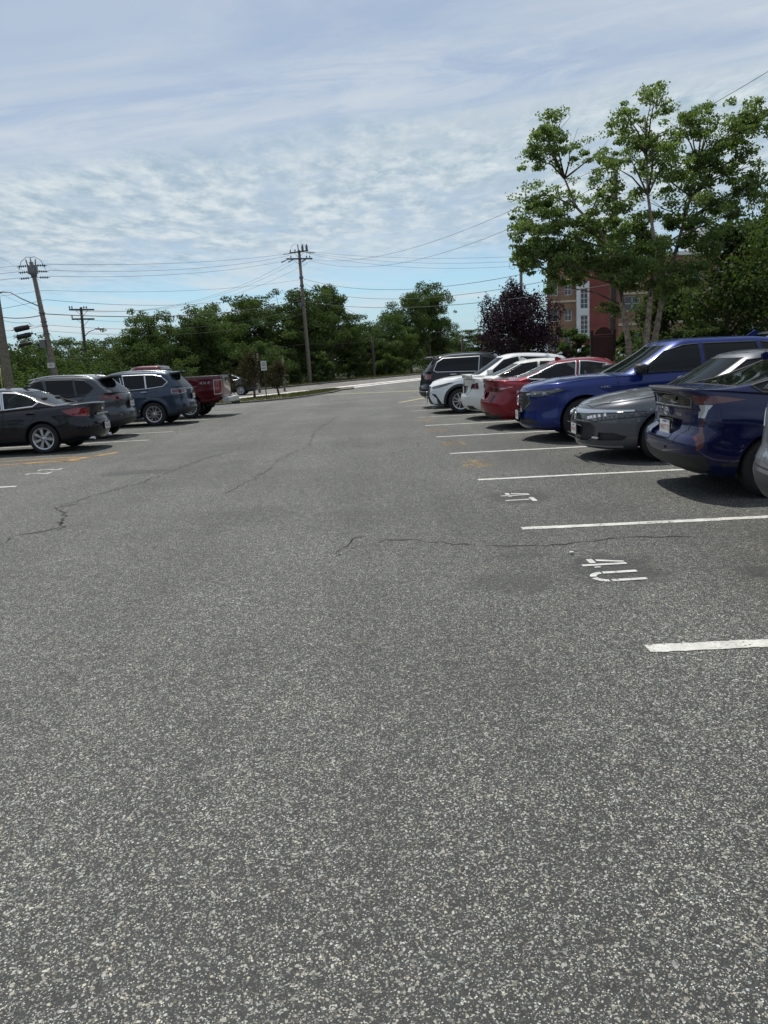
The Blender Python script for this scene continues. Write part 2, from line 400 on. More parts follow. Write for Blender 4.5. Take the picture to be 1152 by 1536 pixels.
# concrete sidewalk laid in slabs
sheet('sidewalk_apron', [rp(24.3, 49.5), rp(24.3, 120), rp(25.2, 120), rp(25.2, 49.5)], .006, M_CONC)
sw = tag(MB().add([(*rp(25.2, -60), .01), (*rp(25.2, 160), .01), (*rp(26.4, 160), .01), (*rp(26.4, -60), .01)], [(0, 1, 2, 3)]).build('sidewalk', M_CONC_D), kind='structure')
me_slab = None
random.seed(4)
for k in range(70):
    s = 12+k*1.5
    if 45.0 < s < 49.5: continue
    if me_slab is None:
        q = MB(); q.box((0, 0, 0), (1.18, 1.46, .08)); me_slab = q.mesh('slab')
    o = link('slab', me_slab, M_CONC, sw, (*rp(25.8, s), .03+random.uniform(-.006, .006)), (random.uniform(-.004, .004), 0, -math.atan2(RD[0], RD[1])))

# ------------------------------------------------------------ lot markings
DX = -.05
ylines = [3.72+2.98*k for k in range(9)]
def painted(name, poly, mt, z=.004, lab=None, cat=None, grp=None):
    q = MB(); q.add([(x, y, z) for x, y in poly], [tuple(range(len(poly)))]); o = q.build(name, mt)
    return tag(o, kind='structure')
def ragged(x0, y, w, x1):
    """outline of a rolled paint line whose edges wander over the stones"""
    rnd = random.Random(int(y*100)); n = int((x1-x0)/.035); lo, hi = [], []
    for i in range(n+1):
        x = x0+(x1-x0)*i/n; c = y+DX*(x-1.39)+.006*math.sin(x*1.7+y)
        lo.append((x+rnd.uniform(-.008, .008), c-w/2+rnd.gauss(0, .0035))); hi.append((x+rnd.uniform(-.008, .008), c+w/2+rnd.gauss(0, .0035)))
    return lo+hi[::-1]
for k, y in enumerate(ylines):
    x0 = 1.39+(.02, -.03, .01, -.02, .03, .04, .06, 0, .05)[k]; w = .105
    painted('stall_line', ragged(x0, y, w, 8.2), M_LINE if k < 6 else M_LINE_FAINT)
painted('stall_line', [(-.9+2.3, 30.4), (4.5, 37.2), (4.35, 37.25), (1.28, 30.5)], M_PALE_Y)
painted('lane_line', [(-2.2, 43.8), (3.3, 41.85), (6.5, 40.7), (6.5, 41.15), (3.3, 42.3), (-2.2, 44.15)], M_PALE_Y)
for y in (11.65, 19.0, 21.45, 23.9, 26.4, 28.9, 31.2, 37.3):
    x0 = -5.46 if y < 37 else -3.7
    painted('stall_line', [(x0, y-.05), (x0, y+.05), (-12.2, y+.05+.03*6.7), (-12.2, y-.05+.03*6.7)], M_LINE)
# yellow box at the end of the left row
for p0, p1, w in (((-12.2, 14.45), (-5.75, 15.08), .10), ((-12.2, 15.3), (-6.05, 15.75), .09), ((-6.1, 14.95), (-5.35, 16.2), .14), ((-6.9, 14.98), (-5.5, 15.75), .08)):
    a, c = Vector((*p0, 0)), Vector((*p1, 0)); d = (c-a).normalized(); nn = Vector((-d.y, d.x, 0))*w/2
    painted('yellow_line', [tuple((a-nn)[:2]), tuple((c-nn)[:2]), tuple((c+nn)[:2]), tuple((a+nn)[:2])], M_YELLOW)
# stencilled stall numbers: tops of the letters point to +X, read towards the camera
def stencil(strokes, ox, oy, s, mt, name='stall_number'):
    """strokes in letter space (u right, v up) as quads; u -> -Y, v -> +X"""
    q = MB()
    for st in strokes: q.add([(ox+v*s*1.0, oy-u*s, .005) for u, v in st], [tuple(range(len(st)))])
    return tag(q.build(name, mt), kind='structure')
M_STEN = worn_paint_mat('stencil_paint', (.54, .54, .51), .42)
FOUR = [[(.42, 0), (.56, 0), (.56, 1), (.42, 1)], [(.0, .22), (.34, .22), (.34, .36), (.0, .36)], [(.64, .22), (.72, .22), (.72, .36), (.64, .36)], [(.05, .42), (.20, .42), (.38, .95), (.34, 1.0), (.28, 1.0)]]
TEE = [[(.28, 0), (.42, 0), (.42, .80), (.28, .80)], [(0, .84), (.70, .84), (.70, 1), (0, 1)]]
def uu():
    out = [[(0, .32), (.14, .32), (.14, 1), (0, 1)], [(.54, .32), (.68, .32), (.68, 1), (.54, 1)]]
    for sgn in (0, 1):
        pts = []
        for i in range(7):
            a = math.pi+.06+(math.pi/2-.2)*i/6
            pts.append((a, i))
        ring = [(.34+.34*math.cos(a), .30+.30*math.sin(a)) for a, i in pts]+[(.34+.20*math.cos(a), .30+.17*math.sin(a)) for a, i in reversed(pts)]
        if sgn: ring = [(.68-u, v) for u, v in ring]
        out.append(ring)
    return out
stencil(FOUR, 1.53, 5.52, .33, M_STEN); stencil(uu(), 1.50, 5.17, .36, M_STEN)
stencil(FOUR, 1.47, 8.56, .33, M_STEN); stencil(TEE, 1.47, 8.22, .33, M_STEN)
TWO = [[(0, 0), (.6, 0), (.6, .14), (0, .14)], [(0, .14), (.16, .14), (.6, .62), (.46, .68)], [(.44, .68), (.6, .62), (.58, .92), (.44, .86)], [(.1, .86), (.5, .86), (.5, 1), (.1, 1)]]
for ox, oy in ((-5.75, 13.05), (-5.75, 13.55)):                       # left row: read the other way round
    q = MB()
    for st in TWO: q.add([(ox-v*.42+.2, oy+u*.36, .005) for u, v in st], [tuple(range(len(st)))])
    tag(q.build('stall_number', M_STEN), kind='structure')
# old yellow stall numbers, nearly worn away
random.seed(11)
for y in (11.17, 14.15, 17.1, 20.1):
    q = MB()
    for u0 in (0, .48):
        for st in ([(.0, .0), (.42, .0), (.42, .2), (0, .2)], [(.0, .25), (.2, .25), (.2, .7), (0, .7)], [(.24, .3), (.42, .3), (.42, .75), (.24, .75)], [(0, .8), (.42, .8), (.42, 1.0), (0, 1.0)]):
            q.add([(1.40+v*.42, y+.42-(u+u0)*.8, .004) for u, v in st], [(0, 1, 2, 3)])
    tag(q.build('stall_number', M_YEL_FADE), kind='structure')
# cracks
M_CRACK = mat('crack_dirt', (.030, .029, .027), 1.0)
def crack(pts, w, seed, br=0):
    rnd = random.Random(seed); P = []
    for i in range(len(pts)-1):
        a, c = Vector(pts[i]), Vector(pts[i+1]); n = max(2, int((c-a).length/.09))
        for k in range(n):
            p = a.lerp(c, k/n); P.append(p+Vector((rnd.gauss(0, .028), rnd.gauss(0, .028))))
    P.append(Vector(pts[-1])); q = MB(); vs = []
    for i, p in enumerate(P):
        d = (P[min(i+1, len(P)-1)]-P[max(i-1, 0)]).normalized(); nn = Vector((-d.y, d.x))*w*rnd.choice((.12, .3, .5, .8, 1.0))*.5
        vs += [(p.x-nn.x, p.y-nn.y, .003), (p.x+nn.x, p.y+nn.y, .003)]
    q.add(vs, [(i*2, i*2+2, i*2+3, i*2+1) for i in range(len(P)-1)])
    for i in range(3, len(P)-3):
        if rnd.random() < .10:                                   # short side branch
            a = rnd.uniform(0, 6.28); p = P[i]; vs = []
            for k in range(4):
                nn = Vector((-math.sin(a), math.cos(a)))*w*.22*(1-k/4)
                vs += [(p.x-nn.x, p.y-nn.y, .003), (p.x+nn.x, p.y+nn.y, .003)]; a += rnd.gauss(0, .5); p = p+Vector((math.cos(a), math.sin(a)))*.07
            q.add(vs, [(j*2, j*2+2, j*2+3, j*2+1) for j in range(3)])
    tag(q.build('pavement_crack', M_CRACK), kind='structure')
crack([(-3.65, 7.0), (-3.72, 7.7), (-3.35, 8.1), (-3.55, 8.4)], .04, 1); crack([(-3.5, 8.3), (-3.55, 8.75), (-3.95, 9.4), (-3.75, 9.6)], .036, 2)
crack([(-3.95, 9.5), (-3.8, 10.2), (-3.4, 11.3), (-3.3, 12.4), (-3.1, 13.8), (-2.6, 15.6)], .030, 3)
crack([(-.20, 6.3), (.1, 6.6), (.6, 6.35), (1.1, 6.1), (1.6, 6.05), (2.2, 6.15), (2.7, 6.0)], .028, 4); crack([(-.33, 6.0), (-.2, 6.7), (.1, 6.9)], .022, 41)
crack([(-1.9, 9.8), (-1.6, 11.8), (-1.6, 13.2), (-1.2, 15.4), (-1.3, 19.0), (-.9, 24)], .020, 5); crack([(.3, 13.0), (.9, 13.9), (1.0, 14.6)], .02, 6)
crack([(-.6, 20.5), (.2, 23.5), (1.1, 26.5), (.9, 29)], .024, 7); crack([(-4.7, 13.4), (-3.4, 14.0), (-2.0, 14.2), (.2, 14.4)], .016, 8)
crack([(2.6, 8.9), (3.1, 9.4), (3.2, 10.0)], .014, 9)

q = MB(); q.blob((0, 0, .012), (.022, .016, .012), 7, 5)
tag(q.build('stone_chip', mat('white_stone', (.62, .61, .57), .8, var=.2, vscale=40), None, (1.55, 5.72, .0)), 'small white stone chip lying between the long crack and the number 4U', 'stone')
# ------------------------------------------------------------ cars
def pch(pts):
    X = np.array([p[0] for p in pts], float); Y = np.array([p[1] for p in pts], float); n = len(X)
    h = np.diff(X); d = np.diff(Y)/h; mm = np.zeros(n)
    if n > 2:
        for i in range(1, n-1):
            if d[i-1]*d[i] > 0:
                a, b = 2*h[i]+h[i-1], h[i]+2*h[i-1]; mm[i] = (a+b)/(a/d[i-1]+b/d[i])
    mm[0] = d[0]; mm[-1] = d[-1]
    def f(x):
        x = np.clip(np.asarray(x, float), X[0], X[-1]); i = np.clip(np.searchsorted(X, x)-1, 0, n-2)
        t = (x-X[i])/h[i]
        return (2*t**3-3*t*t+1)*Y[i]+(t**3-2*t*t+t)*h[i]*mm[i]+(-2*t**3+3*t*t)*Y[i+1]+(t**3-t*t)*h[i]*mm[i+1]
    return f

NF, NS, NR = 16, 48, 16
def outline(xf, xr, w, cf, nf, cr, nr):
    def quarter(c, n, k):
        a = np.linspace(0, math.pi/2, 160); y = w*np.sin(a)**(2/n); x = c*(1-np.clip(np.cos(a), 0, 1)**(2/n))
        s = np.concatenate([[0], np.cumsum(np.hypot(np.diff(x), np.diff(y)))]); q = np.linspace(0, s[-1], k+1)
        return np.interp(q, s, x), np.interp(q, s, y)
    x1, y1 = quarter(cf, nf, NF); x3, y3 = quarter(cr, nr, NR)
    xs = np.linspace(xf+cf, xr-cr, NS+1)
    X = np.concatenate([xf+x1, xs[1:-1], (xr-x3)[::-1]]); Y = np.concatenate([y1, np.full(NS-1, w), y3[::-1]])
    return X, Y

def car_bmesh(S):
    L, W = S['L'], S['W']; H2 = W/2
    zb, zs, zr = pch(S['zb']), pch(S['zs']), pch(S['zr'])
    ff, fr, wf = pch(S['ff']), pch(S['fr']), pch(S['wf'])
    cf, nf, cr, nr = S.get('cf', .5), S.get('nf', 2.6), S.get('cr', .4), S.get('nr', 2.8)
    xc, xrf, xrr, xbl = S['gh']; wb, wr = S['wb'], S['wr']
    ch, cd = S.get('crown', (.06, .04)); bul = S.get('bul', .06)
    bend = lambda X, Y: Y*(1-bul*np.abs((X-L/2)/(L/2))**2.6)
    Wt = H2*float(wf(1.0))
    crown = pch([(0, 0), (.12, ch*.25), (xc*.5, ch), (xc, ch*.8), (xc+.5, .02), (xbl-.4, .02), (xbl, cd), (max(L-.12, xbl+.05), cd*.5), (L+.06, 0)])
    rings = []
    F = sorted(set([0, .03, .07, .12, .17, .22, .28, .34, .40, .46, .52, .58, .64, .70, .76, .82, .87, .91, .94, .965, .985, 1.0] + list(S.get('fx', []))))
    xw = S['ax']; Ra = S['Ra']; Rt_ = S['R']
    for f in F:
        X, Y = outline(float(ff(f)), L-float(fr(f)), H2*float(wf(f)), cf, nf, cr, nr)
        Y = bend(X, Y); q = (Y/H2)**1.4
        X = X+S.get('bowf', .12)*q*np.clip(1-X/1.1, 0, 1)-S.get('bowr', .12)*q*np.clip(1-(L-X)/1.0, 0, 1)
        Z = zb(X)+(zs(X)-zb(X))*f
        side = np.clip((Y-.6*H2)/(.3*H2), 0, 1)
        for ax in xw:
            d = np.hypot(X-ax, Z-Rt_); Y = Y+side*S.get('flare', .02)*np.exp(-((d-Ra)/.085)**2)
        for (zp, am, wd) in S.get('creases', []):
            Y = Y+side*am*np.exp(-((Z-pch(zp)(X))/wd)**2)
        rings.append((X, Y, Z))
    X0, Y0, _ = rings[-1]
    cfg, crg = S.get('cg', (.42, .25)); nfg, nrg = S.get('ng', (2.1, 2.6))
    def gring(u):
        w = wb+(wr-wb)*u**1.15-S.get('edge', .07)*max(0, (u-.8)/.2)**2
        a = S.get('wsc', .9)
        X, Y = outline(xc+(xrf-xc)*u**a, xbl+(xrr-xbl)*u**S.get('blc', 1.0), w, cfg, nfg, crg, nrg)
        return X, bend(X, Y)
    zdeck = lambda X, Y: zs(X)+crown(X)*(1-np.clip(np.abs(Y)/Wt, 0, 1)**2)
    X1, Y1 = gring(0.0)
    for s in (.02, .05, .1, .18, .3, .45, .6, .75, .88, 1.0):
        X = X0+(X1-X0)*s; Y = Y0+(Y1-Y0)*s
        rings.append((X, Y, zdeck(X, Y)+.012*min(1, s*8)))
    zbase = rings[-1][2]
    for u in (.04, .1, .2, .3, .42, .54, .66, .76, .84, .9, .945, .975, 1.0):
        X, Y = gring(u); Z = zdeck(X, Y)+.012; rings.append((X, Y, Z+(zr(X)-.02-Z)*u))
    X2, Y2, Z2 = rings[-1]
    for s in (.06, .16, .32, .52, .76, 1.0):
        Xc = np.clip(X2, xrf+.35, max(xrr-.3, xrf+.4)); X = X2+(Xc-X2)*s; Y = Y2*(1-s)
        rings.append((X, Y, zr(X)-.02+S.get('rc', .035)*(1-(1-s)**2)))
    bm = bmesh.new(); nl = bm.verts.layers.float_vector.new('n'); G = []
    for X, Y, Z in rings:
        G.append([bm.verts.new((float(X[j]), float(max(Y[j], 0)) if 0 < j < len(X)-1 else 0.0, float(Z[j]))) for j in range(len(X))])
    for i in range(len(G)-1):
        for j in range(len(G[0])-1):
            q = [G[i][j], G[i+1][j], G[i+1][j+1], G[i][j+1]]
            try: bm.faces.new(q)
            except ValueError: pass
    bmesh.ops.remove_doubles(bm, verts=bm.verts, dist=1e-5)
    bmesh.ops.dissolve_degenerate(bm, edges=bm.edges, dist=1e-6)
    bm.normal_update()
    for v in bm.verts:
        n = v.normal.copy()
        if v.co.y < 1e-4: n.y = 0
        v[nl] = n.normalized() if n.length > 1e-6 else Vector((0, 0, 1))
    return bm, nl

AX = {'side': (0, 2), 'front': (1, 2), 'rear': (1, 2), 'top': (0, 1)}
def inside(p, poly):
    x, y = p; c = False; n = len(poly); j = n-1
    for i in range(n):
        xi, yi = poly[i]; xj, yj = poly[j]
        if (yi > y) != (yj > y) and x < (xj-xi)*(y-yi)/(yj-yi)+xi: c = not c
        j = i
    return c
def circle(cx, cz, r, n=28): return [(cx+r*math.cos(2*math.pi*i/n), cz+r*math.sin(2*math.pi*i/n)) for i in range(n)]

def cut(bm, nl, S, k, poly, lim):
    a, b = AX[k]; L = S['L']
    lo = [min(p[0] for p in poly), min(p[1] for p in poly)]; hi = [max(p[0] for p in poly), max(p[1] for p in poly)]
    x0, x1 = lim.get('x', {'front': (-9, L*.55), 'rear': (L*.45, 99)}.get(k, (-9, 99)))
    y0, y1 = lim.get('y', (-9, 99)); z0, z1 = lim.get('z', (-9, 99))
    nn = lim.get('n', {'side': ('y', .25), 'front': ('x', -.15), 'rear': ('x', .15), 'top': ('z', .4)}[k])
    def ok(f, pad):
        c = f.calc_center_median()
        if not (lo[0]-pad <= c[a] <= hi[0]+pad and lo[1]-pad <= c[b] <= hi[1]+pad): return False
        if not (x0 <= c.x <= x1 and y0 <= c.y <= y1 and z0 <= c.z <= z1): return False
        q = getattr(f.normal, nn[0]); return q > nn[1] if nn[1] > 0 else q < nn[1]
    fs = [f for f in bm.faces if ok(f, .12)]
    n = len(poly)
    for i in range(n):
        p, q = poly[i], poly[(i+1) % n]; d = (q[0]-p[0], q[1]-p[1])
        if abs(d[0])+abs(d[1]) < 1e-6: continue
        co = [0, 0, 0]; no = [0, 0, 0]; co[a], co[b] = p; no[a], no[b] = -d[1], d[0]
        if i == 0 or True:
            # only faces near this edge
            m0 = [min(p[0], q[0])-.12, min(p[1], q[1])-.12]; m1 = [max(p[0], q[0])+.12, max(p[1], q[1])+.12]
        near, far = [], []
        for f in fs:
            c = f.calc_center_median()
            (near if (m0[0] <= c[a] <= m1[0] and m0[1] <= c[b] <= m1[1]) else far).append(f)
        if not near: continue
        g = list(set(near) | {e for f in near for e in f.edges} | {v for f in near for v in f.verts})
        r = bmesh.ops.bisect_plane(bm, geom=g, dist=1e-5, plane_co=co, plane_no=no)
        fs = far+[e for e in r['geom'] if isinstance(e, bmesh.types.BMFace)]
        fs = [f for f in fs if f.is_valid]
    if lim.get('clip'):
        for ax_, q in ((0, lim.get('x', (-9, 99))), (1, lim.get('y', (-9, 99))), (2, lim.get('z', (-9, 99)))):
            for val in q:
                if abs(val) >= 9: continue
                co = [0, 0, 0]; no = [0, 0, 0]; co[ax_] = val; no[ax_] = 1
                fs = [f for f in fs if f.is_valid]
                g = list(set(fs) | {e for f in fs for e in f.edges} | {v for f in fs for v in f.verts})
                if not g: continue
                r = bmesh.ops.bisect_plane(bm, geom=g, dist=1e-5, plane_co=co, plane_no=no)
                fs = [e for e in r['geom'] if isinstance(e, bmesh.types.BMFace)]
    bm.normal_update()
    out = []
    for f in set(fs):
        c = f.calc_center_median()
        if ok(f, 0) and inside((c[a], c[b]), poly): out.append(f)
    return out

def extract(bm, nl, faces, off=0.0):
    fset = set(faces); idx = {}; V = []; N = []; Fc = []
    for f in faces:
        r = []
        for v in f.verts:
            if v not in idx:
                idx[v] = len(V); n = Vector(v[nl]); n = n.normalized() if n.length > 1e-6 else f.normal.copy()
                V.append(v.co-n*off); N.append(n)
            r.append(idx[v])
        Fc.append(tuple(r))
    B = []
    for f in faces:
        for l in f.loops:
            e = l.edge
            if sum(1 for g in e.link_faces if g in fset) == 1 and not (e.verts[0].co.y < 1e-4 and e.verts[1].co.y < 1e-4):
                v1, v2 = l.vert, l.link_loop_next.vert
                B.append((v1.co.copy(), v2.co.copy(), Vector(v1[nl]), Vector(v2[nl]), idx[v1], idx[v2]))
    if off > 0.004:
        for (p1, p2, n1, n2, i1, i2) in B:
            k = len(V); d = (p2-p1).normalized(); w = d.cross((n1+n2).normalized())
            V += [V[i1].copy(), V[i2].copy(), p2.copy(), p1.copy()]; N += [-w]*4
            Fc.append((k+1, k, k+3, k+2))
    return V, N, Fc, B

def mk(name, parts, mt, parent):
    """parts: list of (V, N, F) with own vertex normals; joined into one mesh"""
    V, N, Fc = [], [], []
    for v, n, f in parts:
        k = len(V); V += v; N += n; Fc += [tuple(i+k for i in q) for q in f]
    me = bpy.data.meshes.new(name); me.from_pydata([tuple(p) for p in V], [], Fc)
    me.polygons.foreach_set('use_smooth', [True]*len(me.polygons))
    me.update()
    if len(N) == len(me.vertices): me.normals_split_custom_set_from_vertices([tuple(n) for n in N])
    return link(name, me, mt, parent)
def mir(p):
    v, n, f = p
    return ([Vector((q.x, -q.y, q.z)) for q in v], [Vector((q.x, -q.y, q.z)) for q in n], [tuple(reversed(q)) for q in f])

def ribbon(B, wd, th):
    """flat band along boundary edges, standing th proud of the surface"""
    V, N, Fc = [], [], []
    for (p1, p2, n1, n2, i1, i2) in B:
        d = p2-p1
        if d.length < 1e-5: continue
        d.normalize(); n = (n1+n2)
        if n.length < 1e-6: continue
        n.normalize(); w = d.cross(n)*(wd/2); e = d*(wd*.25); k = len(V)
        a, b = p1-e, p2+e
        V += [a-w-n*.004, a-w+n*th, a+w+n*th, a+w-n*.004, b-w-n*.004, b-w+n*th, b+w+n*th, b+w-n*.004]
        wn = w.normalized(); N += [(n-wn).normalized()]*2+[(n+wn).normalized()]*2+[(n-wn).normalized()]*2+[(n+wn).normalized()]*2
        Fc += [(k+1, k+5, k+4, k), (k+2, k+6, k+5, k+1), (k+3, k+7, k+6, k+2), (k+3, k+2, k+1, k), (k+4, k+5, k+6, k+7)]
    return V, N, Fc

M_BLK = mat('black_plastic', (.022, .022, .023), .55, bump=.15, bscale=300)
M_GLOSSBLK = mat('gloss_black', (.012, .012, .013), .12, coat=.6)
M_DARK = mat('underside', (.012, .012, .012), .9)
M_GLASS = mat('car_glass', (.010, .014, .014), .03, spec=.45, coat=.0)
def see_through_glass():
    t = NT(M_GLASS.node_tree); out = t.n['Material Output']; b = t.n['Principled BSDF']
    tr = t.node('ShaderNodeBsdfTransparent'); tr.inputs[0].default_value = (.62, .72, .68, 1)
    ms = t.node('ShaderNodeMixShader'); ms.inputs[0].default_value = .62
    t.l.new(tr.outputs[0], ms.inputs[1]); t.l.new(b.outputs[0], ms.inputs[2]); t.l.new(ms.outputs[0], out.inputs[0])
see_through_glass()
M_SEAT = mat('seat_fabric', (.035, .034, .034), .85, var=.2, vscale=20)
M_PRIV = mat('privacy_glass', (.005, .006, .007), .03, spec=.32)
M_CHROME = mat('chrome', (.64, .65, .66), .34, metal=1)
M_ALU = mat('wheel_silver', (.52, .53, .55), .3, metal=.85)
M_TYRE = mat('tyre_rubber', (.018, .018, .019), .85, var=.2, vscale=14)
M_RED = mat('red_lens', (.20, .006, .010), .08, coat=1)
M_DRED = mat('dark_red_lens', (.085, .006, .010), .08, coat=1)
M_CLEAR = mat('clear_lens', (.42, .43, .44), .10, metal=.35, coat=1)
M_LAMP = mat('headlamp_lens', (.075, .08, .085), .06, coat=1, spec=.7)
M_WHITE_LED = mat('lamp_reflector', (.8, .8, .8), .2, metal=.6)
M_ORANGE = mat('amber_lens', (.35, .06, .01), .1, coat=1)
M_PLATE = mat('plate_white', (.62, .62, .60), .4)
M_PLTXT = mat('plate_red_print', (.32, .02, .03), .5)
M_PLBLUE = mat('plate_blue_print', (.02, .04, .20), .5)
M_DISC = mat('brake_disc', (.20, .20, .20), .4, metal=.8)

def wheel_meshes(R, Rr, nsp, style, key, C={}):
    if key in C: return C[key]
    t = MB(); prof = [(Rr-.004, -.095), (Rr+.012, -.112), (R-.035, -.114), (R-.010, -.098), (R, -.062), (R, -.044), (R-.008, -.04), (R-.008, -.034), (R, -.03), (R, .03), (R-.008, .034), (R-.008, .04), (R, .044), (R, .062), (R-.010, .098), (R-.035, .114), (Rr+.012, .112), (Rr-.004, .095)]
    t.lathe(prof, (0, 0, 0), 'y', 40)
    b = MB(); b.lathe([(0, -.02), (Rr*.74, -.02), (Rr*.74, -.005), (Rr-.03, .0), (Rr-.025, -.085), (Rr, -.095)], (0, 0, 0), 'y', 36)
    r = MB(); r.lathe([(Rr+.006, -.113), (Rr-.016, -.110), (Rr-.022, -.09), (Rr-.022, -.07)], (0, 0, 0), 'y', 40)
    r.lathe([(0, -.098), (.035, -.098), (.04, -.09), (.075, -.085), (.08, -.06)], (0, 0, 0), 'y', 20)
    X = Matrix.Rotation(math.pi/2, 4, 'X')
    for i in range(nsp):
        a = 2*math.pi*i/nsp+.2
        arms = [(-.0, .024, .034)] if style == 'single' else [(-.045, .013, .020), (.045, .013, .020)]
        for tw, w0, w1 in arms:
            r1 = Rr-.014; tw2 = tw*(1.9 if style != 'single' else 1)*(Rr/.24)
            poly = [(.05, -w0+tw*.35), (.05, w0+tw*.35), (r1, w1*.8+tw2), (r1, -w1*.8+tw2)]
            if tw < -.01 or True: poly = poly[::-1]
            r.prism(poly, .068, .100, Matrix.Rotation(a, 4, 'Y') @ X)
    C[key] = (t.mesh('tyre'), b.mesh('wheel'), r.mesh('rim')); return C[key]

def add_wheels(root, S):
    R, Rr = S['R'], S['Rr']; key = (R, Rr, S['nsp'], S['style'])
    tm, bmn, rm = wheel_meshes(R, Rr, S['nsp'], S['style'], key)
    for ax in S['ax']:
        for sd in (-1, 1):
            w = link('wheel', bmn, M_DISC, root, (ax-S['L']/2, sd*(S['W']/2-.135), R), (0, S.get('roll', .3)+ax, math.pi if sd > 0 else 0))
            link('tyre', tm, M_TYRE, w); link('rim', rm, S.get('rimmat', M_ALU), w)

_SEAT = [None]
def build_car(name, S, paintm, label, cat, loc, rz, group, detail=2):
    L, W = S['L'], S['W']
    root = thing(name, label, cat, loc, rz, group)
    bm, nl = car_bmesh(S); MT = Matrix.Translation((-L/2, 0, 0)); gaps = []
    sh = lambda q: [p-Vector((L/2, 0, 0)) for p in q]
    made = {}
    def shift(p): return (sh(p[0]), p[1], p[2])
    # wheel openings
    for ax in S['ax']:
        if S.get('clad'):
            f = cut(bm, nl, S, 'side', circle(ax, S['R'], S['Ra']+S['clad'], 32), {'y': (W*.3, 9)})
            f2 = cut(bm, nl, S, 'side', circle(ax, S['R'], S['Ra'], 32), {'y': (W*.3, 9)})
            if f2: bmesh.ops.delete(bm, geom=f2, context='FACES')
            f = [q for q in cut(bm, nl, S, 'side', circle(ax, S['R'], S['Ra']+S['clad'], 32), {'y': (W*.3, 9)})]
            if f:
                v, n, fc, B = extract(bm, nl, f, -.012); bmesh.ops.delete(bm, geom=f, context='FACES')
                p = shift((v, n, fc)); mk('arch_trim', [p], M_BLK, root); mk('arch_trim', [mir(p)], M_BLK, root)
        else:
            f2 = cut(bm, nl, S, 'side', circle(ax, S['R'], S['Ra'], 32), {'y': (W*.3, 9)})
            if f2: bmesh.ops.delete(bm, geom=f2, context='FACES')
        pts = []
        for i in range(17):
            t = math.pi*(-.08+1.16*i/16); pts.append((ax-L/2+(S['Ra']+.012)*math.cos(t), S['R']+(S['Ra']+.012)*math.sin(t)))
        for sd in (-1, 1):
            y0, y1 = sd*(W/2-.035), sd*(W/2-.42); w = MB()
            for i in range(16):
                a, b = pts[i], pts[i+1]
                w.quad((a[0], y0, a[1]), (b[0], y0, b[1]), (b[0], y1, b[1]), (a[0], y1, a[1]))
            w.add([(p[0], y1, p[1]) for p in pts], [tuple(range(17))]); w.build('wheel_arch_liner', M_DARK, root)
    for rg in S['regions']:
        k = rg['k']; f = cut(bm, nl, S, k, rg['p'], rg.get('lim', {}))
        if not f: print('EMPTY region', name, rg['n']); continue
        v, n, fc, B = extract(bm, nl, f, rg.get('off', 0.0))
        bmesh.ops.delete(bm, geom=f, context='FACES')
        p = shift((v, n, fc)); mt = rg['m'] if rg['m'] != 'paint' else paintm
        par = made.get(rg.get('par'), [root, root])
        centre = min(q[0 if k == 'top' and False else 0] for q in rg['p']) if k in ('front', 'rear') else (min(q[1] for q in rg['p']) if k == 'top' else 1)
        if centre <= .001: o = mk(rg['n'], [p, mir(p)], mt, par[0]); made[rg['n']] = [o, o]
        else: made[rg['n']] = [mk(rg['n'], [p], mt, par[0]), mk(rg['n'], [mir(p)], mt, par[1] if len(par) > 1 else par[0])]
        if rg.get('gap'): gaps += B
        if rg.get('trim'):
            tm, tw = rg['trim']; r = shift(ribbon(B, tw, .004))
            os_ = made[rg['n']]
            if os_[0] is os_[1]: tag(mk('window_trim' if 'wind' in rg['n'] else 'trim', [r, mir(r)], tm, os_[0]), kind='stuff')
            else:
                nm = 'window_trim' if 'window' in rg['n'] else 'trim'
                mk(nm, [r], tm, os_[0]); mk(nm, [mir(r)], tm, os_[1])
    if gaps:
        r = shift(ribbon(gaps, .012, .0012)); tag(mk('panel_gap', [r, mir(r)], M_DARK, root), kind='stuff')
    # what is left is the body shell
    idx = {}; V = []; N = []; Fc = []
    for f in bm.faces:
        q = []
        for v in f.verts:
            if v not in idx:
                idx[v] = len(V); V.append(v.co.copy()); nn = Vector(v[nl]); N.append(nn.normalized() if nn.length > 1e-6 else f.normal.copy())
            q.append(idx[v])
        Fc.append(tuple(q))
    bm.free(); p = shift((V, N, Fc)); mk('body', [p, mir(p)], paintm, root)
    # floor pan and cabin block that close the shell
    zb = pch(S['zb']); b = MB(); z0 = float(zb(L/2))
    b.box((0, 0, z0+.06), (L-1.3, W-.62, .10)); b.box((0, 0, z0+.14), (L-1.0, W-.70, .10))
    b.build('underbody', M_DARK, root)
    add_wheels(root, S)
    xc_, zbelt = S['gh'][0], float(pch(S['zs'])(S['gh'][0]+1.0))
    d = MB(); d.box((xc_+.32-L/2, 0, zbelt-.10), (.42, W-.5, .22)); d.box((0, 0, z0+.28), (L*.5, W-.42, .12)); d.build('dashboard', M_SEAT, root)
    if _SEAT[0] is None:
        q = MB(); q.blob((0, 0, .30), (.07, .25, .33), 12, 8, 3.4); q.blob((.03, 0, .72), (.05, .13, .10), 10, 6, 3.0); q.blob((-.25, 0, .0), (.27, .25, .08), 12, 6, 3.4); _SEAT[0] = q.mesh('seat')
    for k, xs_ in enumerate((xc_+1.05, min(xc_+1.95, S['gh'][3]-.45))):
        for sd in (-1, 1): link('seat', _SEAT[0], M_SEAT, root, (xs_-L/2, sd*W*.20, zbelt-.48), (0, .22, 0))
    for ac in S.get('acc', []): ac(root, S, paintm)
    return root

